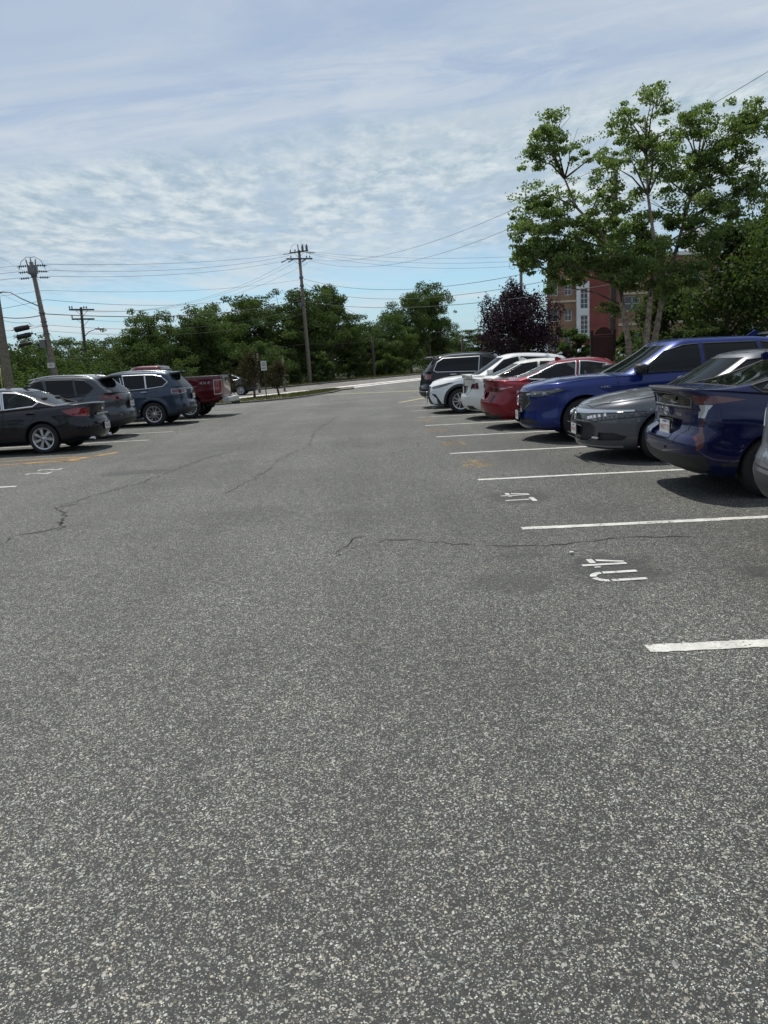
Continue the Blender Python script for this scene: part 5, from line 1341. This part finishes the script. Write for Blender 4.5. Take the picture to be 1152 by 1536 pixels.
# --- darker trees right of it
def big_tree(name, label, x, y, h, w, mt, seed, base=1.0, leaf=.17, per=420, n=44, r0=.14):
    t = thing(name, label, 'tree', (x, y, max(.05, float(ground_h(x, y)))), 0)
    cl = crown_clumps(h, w, base, seed, n, .34)
    link('crown', leaf_mesh('crown', cl, per, leaf, seed), mt, t); limbs(cl, h*.7, r0, seed).build('trunk', M_BARK, t)
    return t
big_tree('leafy_tree', 'dark full tree right behind the river birch, over the bright blue SUV roof', 13.6, 28.5, 6.0, 4.2, L_DARK, 51, .5)
big_tree('leafy_tree', 'dark tall tree at the right edge above the blue cars', 17.0, 30.0, 8.2, 5.4, L_DARK, 52, .6, n=56)
big_tree('leafy_tree', 'yellow green tree with a pale stem near the right edge', 14.2, 26.0, 6.3, 3.4, L_MID, 53, 2.0, .15, 420, 30, .09)
big_tree('leafy_tree', 'dark low tree between the river birch and the right edge', 12.2, 31.0, 4.2, 3.4, L_DARK, 54, .2)
big_tree('leafy_tree', 'dark tree filling the right edge behind the deep blue liftback', 14.6, 22.6, 4.4, 3.8, L_DARK, 55, .2)
# --- purple leaved plum
t = thing('plum_tree', 'purple leaved plum tree beyond the white and black SUVs', 'tree', (9.2, 46, float(ground_h(9.2, 46))))
cl = crown_clumps(5.9, 5.9, .7, 61, 72, .24); cl += [(c[0]*1.28, c[1]*1.28, c[2]+.45, .22, .22, .34, .10) for c in cl[:44]]
link('crown', leaf_mesh('crown', cl, 640, .13, 62, .6, .2, .5), L_PLUM, t); limbs(cl, 3.6, .14, 63, share=1.0).build('trunk', M_BARK, t)
# --- hedge and bushes round the sign
def hedge(name, label, x0, x1, y, d, h, mt, seed, z=.05):
    t = thing(name, label, 'hedge', ((x0+x1)/2, y, z)); rng = np.random.default_rng(seed); cl = []; w = x1-x0
    for i in range(int(w*16)):
        cl.append((rng.uniform(-w/2, w/2), rng.uniform(-d/2, d/2), rng.uniform(.15, h-.12), .2, .2, .16, .06))
    link('foliage', leaf_mesh('foliage', cl, 1100, .07, seed), mt, t)
    b = MB(); 
    for i in range(int(w*3)): q = -w/2+w*(i+.5)/int(w*3); b.tube([(q, 0, -.05), (q+.05, 0, h*.5), (q-.08, .1, h*.8)], [.025, .018, .008], 5)
    b.build('stems', M_BARK, t); return t
hedge('clipped_hedge', 'low clipped dark hedge right of the brown sign board', 10.3, 12.4, 31.5, .9, 1.15, L_DARK, 71, .25)
shrub('round_bush', 'round green bush against the brick building left of the brown sign board', 13.4, 48, 2.0, 2.4, L_MID, 72, .12, 700, .1, 'bush', z=1.0)
shrub('round_bush', 'leafy bush under the river birch beside the dark pole', 12.2, 33.5, 2.7, 1.9, L_MID, 73, .11, 900, .1, 'bush')
shrub('round_bush', 'dark bush among the birch stems', 10.4, 27.2, 2.0, 2.2, L_DARK, 74, .1, 900, .1, 'bush')
shrub('round_bush', 'dark bush behind the bright blue SUV roof right of the birch', 11.9, 27.0, 2.1, 2.6, L_DARK, 75, .1, 900, .1, 'bush')
# grass along the kerbs
rng = np.random.default_rng(31); N = 15000; V = []
def blades(x0f, cnt, hmin, hmax, zoff):
    for i in range(cnt):
        x, y = x0f(); a = rng.uniform(0, 6.28); h = rng.uniform(hmin, hmax); w = .012+.004*(y/20)
        dx, dy = math.cos(a)*w, math.sin(a)*w; lx, ly = rng.normal(0, .35*h, 2)
        V.extend([(x-dx, y-dy, zoff), (x+dx, y+dy, zoff), (x+lx, y+ly, zoff+h)])
def on_strip():
    u = rng.random(); w = rng.random()
    A = [(-1.55, 50.6), (-2.3, 46.6), (-3.2, 43.1), (-4.1, 40.8), (-6.9, 38.1), (-10, 36.3)]; B = [rp(25.2, 48), rp(25.2, 46), rp(25.2, 44.4), rp(25.2, 42), rp(25.2, 37), rp(25.2, 31)]
    k = min(4, int(u*5)); f = u*5-k
    a = (A[k][0]+(A[k+1][0]-A[k][0])*f, A[k][1]+(A[k+1][1]-A[k][1])*f); c = (B[k][0]+(B[k+1][0]-B[k][0])*f, B[k][1]+(B[k+1][1]-B[k][1])*f)
    return a[0]+(c[0]-a[0])*w, a[1]+(c[1]-a[1])*w
blades(on_strip, 9000, .03, .10, .05)
blades(lambda: rp(rng.uniform(35.3, 40.5), rng.uniform(30, 125)), 9000, .06, .28, .10)
me = bpy.data.meshes.new('grass'); me.from_pydata(V, [], [(i, i+1, i+2) for i in range(0, len(V), 3)])
tag(link('grass', me, leaf_mat('grass_blades', (.075, .085, .028), (.12, .11, .048), .2)), 'short dry grass on the verges along the road', 'grass', kind='stuff')

# unseen trees added behind the viewer to darken and vary reflections in the cars
cl = []; rng = np.random.default_rng(91)
for i in range(150):
    x = rng.uniform(-48, 42); y = -26-rng.uniform(0, 7)+abs(x)*.12; r = rng.uniform(1.5, 2.8)
    cl.append((x, y, rng.uniform(.8, 7.2+1.8*math.sin(x*.5)), r, r, r*.85, 1.0))
o = link('woodland', leaf_mesh('woodland', cl, 130, .48, 92), L_DARK); tag(o, 'unseen row of trees added behind the viewer for the car reflections', 'wood', kind='stuff')
# ------------------------------------------------------------ brick building
def brick_mat(name, c1, c2, mortar):
    mt = bpy.data.materials.new(name); mt.use_nodes = True
    t = NT(mt.node_tree); b = t.n['Principled BSDF']; P = t.node('ShaderNodeTexCoord').outputs['Object']
    x, y, z = t.sep(P); br = t.node('ShaderNodeTexBrick'); t.put(br.inputs['Vector'], t.xyz(t.math('ADD', x, y), z))
    br.inputs['Scale'].default_value = 4.0; br.inputs['Mortar Size'].default_value = .015; t.put(br.inputs['Color1'], c1); t.put(br.inputs['Color2'], c2); t.put(br.inputs['Mortar'], mortar)
    f = t.ramp(t.noise(P, .6, 5, .6), .3, .7, .8, 1.15)
    t.l.new(t.mix(1.0, br.outputs['Color'], t.xyz(f, f, f), 'MULTIPLY'), b.inputs['Base Color']); b.inputs['Roughness'].default_value = .9
    MATS[name] = mt; return mt
M_BR_TAN = brick_mat('tan_brick', (.30, .168, .10), (.23, .13, .082), (.30, .23, .175))
M_BR_RED = brick_mat('red_brick', (.26, .056, .045), (.20, .045, .037), (.23, .14, .11))
M_TRIM = mat('white_painted_trim', (.70, .71, .70), .6, var=.12, vscale=2)
M_BAND = mat('pale_stone_band', (.48, .40, .30), .85, var=.2, vscale=3)
M_WINGL = mat('window_glass', (.018, .024, .028), .06, spec=.7)
M_ROOF = mat('roof_grey', (.30, .30, .31), .8)
bx0, by0, bz0 = 20.6, 85.0, .8
B = thing('brick_building', 'three storey brick building with a white window bay behind the river birch', 'building', (bx0, by0, bz0))
TOP = 10.6
def wall_holes(name, x0, x1, z0, z1, holes, mt, y=0.0, thick=.35):
    """wall slab on a grid split at its openings, reveals included"""
    xs_ = sorted({x0, x1} | {q for h in holes for q in (h[0], h[1])}); zs_ = sorted({z0, z1} | {q for h in holes for q in (h[2], h[3])}); b = MB()
    for i in range(len(xs_)-1):
        for j in range(len(zs_)-1):
            cx, cz = (xs_[i]+xs_[i+1])/2, (zs_[j]+zs_[j+1])/2
            if any(h[0] < cx < h[1] and h[2] < cz < h[3] for h in holes): continue
            b.box((cx, y+thick/2, cz), (xs_[i+1]-xs_[i], thick, zs_[j+1]-zs_[j]))
    return b.build(name, mt, B)
def window(x0, x1, z0, z1, y, mx, mz, fr=.07):
    cx, cz, w, h = (x0+x1)/2, (z0+z1)/2, x1-x0, z1-z0
    b = MB()
    for s in (-1, 1): b.box((cx+s*(w/2-fr/2), y+.1, cz), (fr, .09, h)); b.box((cx, y+.1, cz+s*(h/2-fr/2)), (w-2*fr, .09, fr))
    for i in range(1, mx): b.box((x0+w*i/mx, y+.1, cz), (.05, .07, h-2*fr))
    for j in range(1, mz): b.box((cx, y+.102, z0+h*j/mz), (w-2*fr, .06, .05))
    f = b.build('window', M_TRIM, B)
    for i in range(mx):
        for j in range(mz):
            p = MB(); p.box((x0+w*(i+.5)/mx, y+.15, z0+h*(j+.5)/mz), (w/mx-.04, .015, h/mz-.04)); p.build('pane', M_WINGL, f)
h1 = [(.25, 1.15, 7.05, 8.35), (1.85, 2.65, 7.05, 8.35), (.25, 1.15, 4.3, 5.6), (1.85, 2.65, 4.3, 5.6), (.25, 1.15, 1.2, 2.8), (1.85, 2.65, 1.2, 2.8)]
wall_holes('wall', 0, 3.1, -2, TOP, h1, M_BR_TAN)
for h in h1: window(*h, .12, 2, 2)
hb = [(3.75, 4.40, 5.55, 7.65), (3.75, 4.40, 2.75, 4.75)]
wall_holes('bay_panel', 3.1, 4.5, 2.3, TOP-2.2, [(3.52, 4.38, 5.5, 7.7), (3.52, 4.38, 2.8, 4.8)], M_TRIM, -.25, .5)
for h in ((3.52, 4.38, 5.5, 7.7), (3.52, 4.38, 2.8, 4.8)): window(*h, -.2, 2, 4)
wall_holes('wall', 3.1, 4.5, TOP-2.2, TOP, [], M_BR_RED, .002); wall_holes('wall', 3.1, 4.5, -2, 2.3, [], M_BR_RED, .002)
wall_holes('wall', 4.5, 7.7, -2, TOP, [], M_BR_RED, -.12, .47)
h2 = []
for k in range(6):
    x = 8.5+3.4*k
    for z in (1.2, 5.0, 7.9): h2.append((x, x+1.7, z, z+1.6))
wall_holes('wall', 7.7, 29, -2, TOP, h2, M_BR_TAN)
for h in h2: window(*h, .12, 2, 2)
for z in (3.6, 6.9):
    b = MB(); b.box((18.35, -.06, z), (21.2, .14, .28)); b.build('stone_band', M_BAND, B)
    b = MB(); b.box((1.55, -.06, z-.5), (3.0, .14, .22)); b.build('stone_band', M_BAND, B)
b = MB(); b.box((14.6, .1, TOP+.202), (29.2, .8, .4)); b.build('cornice', M_TRIM, B)
for poly in ([(.0, .36), (.4, .36), (4.3, 13.8), (3.9, 13.8)], [(28.6, .36), (29, .36), (29, 13.8), (28.6, 13.8)], [(3.9, 13.802), (29, 13.802), (29, 14.2), (3.9, 14.2)]):
    b = MB(); b.prism(poly, -2, TOP-.002); b.build('wall', M_BR_TAN, B)
b = MB(); b.prism([(.3, .52), (28.9, .52), (28.9, 14.1), (4.1, 14.1)], TOP, TOP+.1); b.build('roof', M_ROOF, B)
b = MB(); b.box((20, 5, TOP+1.7), (4.4, 5, 3.2)); b.build('roof_cabin', M_TRIM, B)

# ------------------------------------------------------------ poles, lamps, wires
M_WOOD = mat('weathered_pole_wood', (.17, .145, .12), .95, var=.35, vscale=7, bump=.5, bscale=30)
M_WOOD_D = mat('dark_pole_wood', (.070, .058, .05), .95, var=.35, vscale=7, bump=.5, bscale=30)
M_INS = mat('insulator', (.10, .10, .11), .35, coat=.4); M_STEEL = mat('galvanised_steel', (.30, .31, .32), .5, metal=.6)
M_WIRE = mat('cable_black', (.03, .03, .033), .6)
M_SIGNW = mat('sign_white', (.55, .55, .54), .5); M_SIGNK = mat('sign_black_print', (.02, .02, .02), .6)
def pole(name, label, base, top, r, mt, cat='utility pole'):
    b0 = Vector(base); t = thing(name, label, cat, tuple(b0)); d = Vector(top)-b0
    b = MB(); b.tube([(0, 0, -.2), d*.02, d*.5, d], [r*1.15, r*1.1, r*.9, r*.72], 14); b.build('pole', mt, t); return t, d
def crossarm(t, c, ax, ln, mt=M_WOOD_D, pins=(), hang=()):
    ax = Vector(ax).normalized(); c = Vector(c); R = ax.to_track_quat('X', 'Z').to_matrix().to_4x4()
    b = MB(); b.box(c, (ln, .11, .13), R); a = b.build('crossarm', mt, t)
    b = MB()
    for s in (-1, 1): b.tube([c+ax*ln*.28*s, c+Vector((0, 0, -.55))], .018, 5)
    b.build('brace', M_STEEL, a)
    for q in pins:
        b = MB(); p = c+ax*ln*q; b.lathe([(.02, .05), (.03, .12), (.075, .15), (.05, .19), (.07, .22), (.045, .27), (0, .29)], p, 'z', 10); b.build('insulator', M_INS, a)
    return a
def strain(t, p, q):
    """string of disc insulators from p toward q"""
    p, q = Vector(p), Vector(q); d = (q-p).normalized(); b = MB(); b.tube([p, p+d*.75], .02, 5)
    for k in range(4): b.tube([p+d*(.2+.13*k), p+d*(.25+.13*k)], [.075, .06], 8)
    b.build('strain_insulator', M_INS, t)
def lamp_arm(t, pts, d):
    b = MB(); b.tube(pts, .035, 8); a = b.build('lamp_arm', M_STEEL, t)
    e = Vector(pts[-1]); d = Vector(d).normalized(); R = d.to_track_quat('X', 'Z').to_matrix().to_4x4()
    b = MB(); b.blob((0, 0, 0), (.38, .14, .075), 14, 8, 2.6); b.blob((-.05, 0, .11), (.05, .05, .06), 8, 6)
    o = b.build('lamp_head', M_STEEL, t); o.matrix_local = Matrix.Translation(e+d*.3) @ R
    b = MB(); b.blob((.08, 0, -.05), (.22, .11, .05), 12, 6); b.build('lamp_lens', M_CLEAR, o)
# leaning pole at the left
P1b, P1t = (-18.95, 48, -.05), (-19.62, 48, 8.72)
t1, d1 = pole('utility_pole', 'leaning wooden power pole with fan of insulators, second pole from the left', P1b, P1t, .17, M_WOOD)
for k, z in enumerate((8.55, 8.2, 7.85)):
    c = d1*(z/8.77)-Vector((0, 0, 0))
    for s in (-1, 1): strain(t1, c+Vector((s*.16, 0, .02)), c+Vector((s*1.0, 0, -.02)))
b = MB(); 
for q in (-.22, 0, .22): b.tube([d1*.965+Vector((q, -.05, 0)), d1+Vector((q*1.3, -.05, .22-abs(q)*.3))], .04, 6)
b.box(d1*.95, (.55, .2, .5)); b.tube([d1*.9, d1*.955], [.17, .25], 10); b.build('pole_top_bracket', M_INS, t1)
for s in (-1, 1):
    b = MB(); b.tube([d1+Vector((s*.8, 0, -.45)), d1+Vector((s*.6, 0, .05)), d1+Vector((s*.25, 0, .30)), d1+Vector((0, 0, .26))], .016, 5); b.build('jumper_wire', M_WIRE, t1)
lamp_arm(t1, [d1*.70, d1*.74+Vector((-.9, -.3, .15)), d1*.775+Vector((-1.45, -.5, .25)), d1*.78+Vector((-1.9, -.6, .22))], (-1, -.2, -.03))
b = MB(); b.box(d1*.30+Vector((-.05, -.2, 0)), (.42, .03, .30)); s = b.build('pole_sign', M_SIGNW, t1)
me = text_mesh('0X', .22); link('sign_lettering', me, M_SIGNK, s, tuple(d1*.30+Vector((-.05, -.218, -.01))), (math.pi/2, 0, 0))
b = MB(); b.box(d1*.45+Vector((-.3, -.05, 0)), (.35, .3, .5)); b.tube([d1*.40+Vector((-.2, 0, 0)), d1*.15+Vector((-.2, 0, 0))], .06, 6); b.build('equipment_box', M_INS, t1)
b = MB()
for z in (.6, .66, .52, .57): b.tube([d1*z+Vector((0, 0, -.04)), d1*z+Vector((0, 0, .04))], .19, 10)
b.build('clamp_band', M_INS, t1)
# left edge pole
t0, d0 = pole('utility_pole', 'wooden pole cut by the left edge of the picture', (-22.25, 48.5, 0), (-22.25, 48.5, 10.5), .27, M_WOOD)
b = MB(); b.tube([(-.25, -.5, 0), (-.2, -.4, 2.6)], .035, 6); b.build('guy_guard', mat('guy_guard_yellow', (.35, .30, .12), .6), t0)
# tall power pole in the middle
t2, d2 = pole('utility_pole', 'tall wooden power pole with two crossarm levels, in the middle by the road', (-5.36, 76, .1), (-5.54, 76, 12.7), .19, M_WOOD)
crossarm(t2, d2*.935+Vector((0, -.22, 0)), (1, .12, -.02), 2.5, pins=(-.32, .28, .40))
crossarm(t2, d2*.985+Vector((0, -.24, .0)), (.72, .69, .16), 2.3, pins=(-.45, -.2, .2, .45))
b = MB()
for q in (.35, .75): b.box(d2+Vector((q, .1, .18)), (.22, .2, .42)); b.tube([d2+Vector((q, .1, .38)), d2+Vector((q, .1, .55))], .05, 6)
b.tube([d2*.97, d2+Vector((-.1, 0, .55))], .05, 6); b.build('cutout_switches', M_INS, t2)
for q in (-1.2, -.55, .75):
    p = d2*.935+Vector((q, -.25, -.02)); strain(t2, p, p+Vector((-.75, -.5, -.42)))
for q in (-.8, .5, .8): p = d2*.985+Vector((q, .0, -.05)); strain(t2, p, p+Vector((1 if q > 0 else -1, -.1, -.12)))
b = MB()
for z in (.80, .74, .665, .60): b.tube([d2*z+Vector((0, 0, -.09)), d2*z+Vector((0, 0, .09))], .21, 10)
b.box(d2*.60+Vector((-.25, -.1, 0)), (.25, .2, .4)); b.build('clamp_band', M_INS, t2)
b = MB()
for (a, h) in ((-.9, .5), (.9, .45)): b.tube([d2*.985+Vector((a, 0, 0)), d2+Vector((a*.75, 0, h*.8)), d2+Vector((a*.3, 0, h*1.3))], .014, 5)
b.build('jumper_wire', M_WIRE, t2)
# double crossarm pole far left
t3, d3 = pole('utility_pole', 'dark pole with two crossarms and a street lamp behind the black and gunmetal cars', (-23.6, 66, .3), (-23.37, 66, 7.6), .15, M_WOOD_D)
crossarm(t3, d3*.97+Vector((.1, -.18, 0)), (1, -.05, -.06), 2.1, pins=(-.48, -.38, .1, .2)); crossarm(t3, d3*.865+Vector((.15, -.18, 0)), (1, -.05, -.05), 1.9, pins=(-.48,))
lamp_arm(t3, [d3*.66, d3*.70+Vector((.5, -.1, .15)), d3*.72+Vector((1.15, -.2, .2))], (1, -.1, 0))
b = MB(); b.tube([d3*.86+Vector((-.08, 0, 0)), d3*.5+Vector((-.25, -.2, 0)), d3*.2+Vector((-.9, -.5, .2))], .012, 5); b.build('guy_wire', M_WIRE, t3)
# poles on the right
t4, d4 = pole('utility_pole', 'pole with ringed insulators showing above the purple plum tree', (12.85, 62, .8), (12.92, 62, 9.7), .15, M_WOOD)
crossarm(t4, d4*.88+Vector((0, -.2, 0)), (1, .5, 0), 1.7, pins=(-.48, -.25, .25, .48))
b = MB()
for s in (-1, 1): b.tube([d4+Vector((0, 0, -.2)), d4+Vector((s*.8, 0, -.5)), d4+Vector((s*.95, 0, -1.2)), d4*.86+Vector((s*.6, 0, -.15))], .014, 5)
b.build('jumper_wire', M_WIRE, t4)
t5, d5 = pole('utility_pole', 'dark pole rising through the river birch crown beside the brown sign board', (11.72, 36, .1), (11.86, 36, 9.55), .15, M_WOOD_D)
t6, d6 = pole('stub_pole', 'short wooden stub pole in front of the wood, right of the tall power pole', (1.2, 90, .2), (1.22, 90, 4.75), .17, M_WOOD_D, 'pole')
t7, d7 = pole('stub_pole', 'short wooden stub pole sticking up behind the black SUV', (9.73, 75, .4), (9.74, 75, 3.8), .14, M_WOOD_D, 'pole')
t8, d8 = pole('utility_pole', 'far pole with one crossarm left of the stub behind the black SUV', (16.7, 168, .3), (16.85, 168, 5.9), .16, M_WOOD_D)
crossarm(t8, d8*.95+Vector((0, -.2, 0)), (1, .1, 0), 2.9, pins=(-.45, -.2, .2, .45))
t9, d9 = pole('marker_post', 'thin grey post behind the left brownish shrub', (-7.55, 55, .0), (-7.48, 55, 2.78), .09, M_WOOD, 'post')
ta, da = pole('marker_post', 'thin grey post behind the right brownish shrub', (-5.75, 55.0, .0), (-5.71, 55.0, 2.36), .07, M_WOOD, 'post')

def wire(name, label, pts, sag, r, group=None, cat='power line', n=22):
    b = MB(); P = []
    for i in range(len(pts)-1):
        a, c = Vector(pts[i]), Vector(pts[i+1]); s = sag[i] if hasattr(sag, '__len__') else sag
        for k in range(n+(1 if i == len(pts)-2 else 0)):
            t = k/n; p = a.lerp(c, t); p.z -= 4*s*t*(1-t); P.append(p)
    b.tube(P, r*.68, 5, False); return tag(b.build(name, M_WIRE), label, cat, group)
G1 = 'three upper lines between the leaning pole and the tall pole'
for k, (z1, z2, x1, x2) in enumerate(((8.55, 12.45, -18.7, -6.35), (8.2, 12.3, -18.7, -6.2), (7.85, 11.85, -18.7, -6.6))):
    wire('power_line', ('highest', 'middle', 'lowest')[k]+' of the three upper power lines from the leaning pole to the tall pole', [(x1, 48, z1), (x2, 76, z2)], (.35, .55, .5)[k], .016, G1)
for k, z in enumerate((8.55, 8.2, 7.85)): wire('power_line', ('highest', 'middle', 'lowest')[k]+' of three power lines leaving the leaning pole toward the left edge', [(-20.4, 48, z), (-40, 44, z-.55-.1*k)], .25, .016, 'lines leaving the leaning pole to the left')
wire('power_line', 'single thin line below the upper three, leaning pole to tall pole', [(-34, 46.5, 6.4), (-19.05, 48, 7.05), (-5.2, 76, 10.05)], (.2, .5), .014)
wire('power_line', 'twin cable under the single thin line, leaning pole to tall pole', [(-30, 46.5, 5.6), (-19.05, 48, 6.5), (-5.2, 76, 9.3)], (.3, .9), .018)
wire('thick_cable', 'thick black cable from the left edge pole past the leaning pole to the tall pole', [(-22.1, 48.4, 5.66), (-19.1, 47.85, 5.65), (-5.25, 75.8, 8.1)], (.15, .7), .040, None, 'cable')
wire('cable', 'slack cable looping under the thick black cable', [(-22.1, 48.4, 5.5), (-20.4, 48.2, 5.25), (-19.1, 47.85, 5.4)], (.1, .35), .018, None, 'cable')
wire('cable', 'cable just below the thick black cable, leaning pole to tall pole', [(-22.1, 48.4, 4.84), (-19.1, 47.85, 5.0), (-5.1, 75.8, 7.5)], (.08, 1.0), .016, None, 'cable')
wire('cable', 'lower splice cable from the left edge pole past the leaning pole', [(-22.1, 48.4, 4.43), (-19.1, 47.85, 4.65), (-5.1, 75.8, 6.9)], (.06, 1.0), .014, None, 'cable')
wire('cable', 'lowest cable carrying one splice case by the left edge pole', [(-22.1, 48.4, 3.81), (-19.1, 47.85, 4.1)], .05, .016, None, 'cable')
for k, (q, zz) in enumerate(((-1.2, 11.6), (-.55, 11.55), (.75, 11.5))):
    wire('power_line', ('left', 'middle', 'right')[k]+' of three lines dropping from the tall pole crossarm to the double crossarm pole', [(-5.45+q, 75.7, zz), (-23.4+q*.7, 66, 7.35)], 1.5, .015, 'lines from the tall pole lower crossarm to the double crossarm pole')
wire('cable', 'low cable sagging from the tall pole to the double crossarm pole', [(-5.35, 75.8, 9.0), (-23.3, 66, 6.6)], 1.2, .016, None, 'cable')
wire('cable', 'lowest thin cable between the tall pole and the double crossarm pole', [(-5.3, 75.8, 8.6), (-23.3, 66, 5.6)], 1.5, .013, None, 'cable')
for k in range(3):
    wire('power_line', ('highest', 'middle', 'lowest')[k]+' of three lines from the tall pole top to the pole above the plum tree', [(-4.8+.1*k, 76, 12.55-.12*k), (12.9, 62, 9.3-.35*k)], .35+.15*k, .015, 'lines from the tall pole to the pole above the plum tree')
wire('power_line', 'long line climbing right from the tall pole crossarm toward the upper right corner', [(-4.5, 76, 11.8), (14.6, 22, 10.4)], 2.2, .014)
wire('power_line', 'lower line climbing right from the tall pole to the dark pole in the birch', [(-4.6, 76, 11.7), (11.86, 36, 9.3)], 1.9, .014)
wire('cable', 'upper of three dark cables from the tall pole to the dark pole behind the birch', [(-5.2, 75.9, 10.0), (11.8, 36, 6.0)], 1.3, .022, None, 'cable')
wire('cable', 'middle of three dark cables from the tall pole to the dark pole behind the birch', [(-5.2, 75.9, 9.1), (11.8, 36, 5.4)], 1.2, .020, None, 'cable')
wire('cable', 'lowest of three dark cables from the tall pole to the dark pole behind the birch', [(-5.2, 75.9, 7.9), (11.8, 36, 4.6)], .8, .026, None, 'cable')
wire('cable', 'cable from the stub pole running left in front of the wood', [(1.2, 90, 4.3), (-5.3, 76, 3.9), (-22, 56, 3.2)], (.15, .3), .014, None, 'cable')
wire('cable', 'far thin cable behind the tall pole reaching the far crossarm pole', [(-5.2, 76, 9.6), (16.8, 168, 5.6)], 1.5, .02, None, 'cable')
wire('guy_wire', 'thin guy wire from the upper left edge down to the leaning pole', [(-22.5, 47.5, 9.9), (-19.2, 48, 7.6)], .02, .010, None, 'guy wire')
wire('guy_wire', 'guy wire from the lamp arm tip down to the thick cable on the leaning pole', [(-21.8, 47.6, 7.1), (-19.2, 48, 5.7)], .05, .010, None, 'guy wire')
wire('guy_wire', 'guy wire slanting down right of the leaning pole', [(-19.1, 48, 4.5), (-17.9, 48.4, 2.2)], .0, .012, None, 'guy wire')
def splice(label, c, ln, r):
    d = Vector((3.0, -.5, .42)).normalized(); R = d.to_track_quat('X', 'Z').to_matrix().to_4x4(); b = MB()
    c = Vector(c); b.tube([c-d*ln/2, c-d*ln*.45, c+d*ln*.45, c+d*ln/2], [r*.5, r, r, r*.5], 12)
    for s in (-1, 1): b.tube([c+d*ln*.5*s, c+d*(ln*.5+.25)*s], .02, 6); b.tube([c+d*(ln*.5+.1)*s, c+d*(ln*.5+.1)*s+Vector((0, 0, .22))], .012, 5)
    o = tag(b.build('splice_case', mat('splice_case_black', (.012, .012, .013), .5)), label, 'cable splice'); return o
splice('upper black splice case of the pair hanging on cables right of the left edge pole', (-20.8, 48.15, 4.90), .95, .17)
splice('lower black splice case of the pair hanging on cables right of the left edge pole', (-20.72, 48.1, 4.44), .95, .15)
splice('single thin black splice case hanging lowest right of the left edge pole', (-20.75, 48.2, 3.95), .85, .11)

# ------------------------------------------------------------ signs
t = thing('parking_sign', 'small white sign on a thin black post between the brownish shrubs', 'sign', (-5.29, 41.0, .05))
b = MB(); b.box((0, 0, 1.0), (.05, .05, 2.0)); b.build('post', M_BLK, t)
b = MB(); b.box((0, -.04, 1.76), (.30, .012, .50)); p = b.build('panel', M_SIGNW, t)
for z, w, h, mtx in ((1.90, .18, .055, M_SIGNK), (1.79, .21, .075, M_SIGNK), (1.63, .22, .06, M_SIGNK)):
    b = MB(); nseg = 4
    for i in range(nseg):
        b.box((-w/2+w*(i+.5)/nseg, -.048, z), (w/nseg*.72, .002, h*(1 if i % 2 else .85)))
    b.build('print_line', mtx, p)
t = thing('sign_board', 'dark red brown wooden sign board with arched top beside the dark pole', 'sign', (10.36, 33.0, .05), -.15)
M_SB = mat('sign_brown', (.055, .012, .012), .5, var=.2, vscale=5); M_SBD = mat('sign_post_brown', (.022, .012, .012), .6)
for s in (-1, 1): b = MB(); b.box((s*.47, 0, 1.2), (.12, .12, 2.45)); b.build('post', M_SBD, t)
b = MB(); b.box((0, 0, 1.62), (.82, .05, 1.02)); b.build('panel', M_SB, t)
b = MB(); poly = [(.36*math.cos(math.pi*i/14), .30*math.sin(math.pi*i/14)) for i in range(15)]
b.prism(poly, -.03, .03, Matrix.Translation((0, 0, 2.24)) @ Matrix.Rotation(math.pi/2, 4, 'X')); b.build('arched_top', M_SB, t)
for z in (1.08, 2.18): b = MB(); b.box((0, -.01, z), (.80, .09, .07)); b.build('rail', M_SBD, t)

# ------------------------------------------------------------ cars beyond
zc = float(ground_h(17.6, 58))
build_car('suv_car', S_WSUV, P_WHITE2, 'white SUV parked in front of the brick building behind the sign board', 'SUV', (17.9, 58, zc+.02), PI+.0, 'cars beyond the right row')
build_car('sedan_car', S_FARSED, paint('charcoal_paint', (.03, .032, .036), .4, .38), 'charcoal car on the road half hidden behind the brownish shrubs', 'car', (-9.6, 52.5, .01), 0.0, None)
build_car('sedan_car', S_SILV, P_SILVER, 'silver car roof showing above the bright blue SUV roof', 'car', (12.6, 22.3, .46), PI/2*0+PI, 'cars beyond the right row')
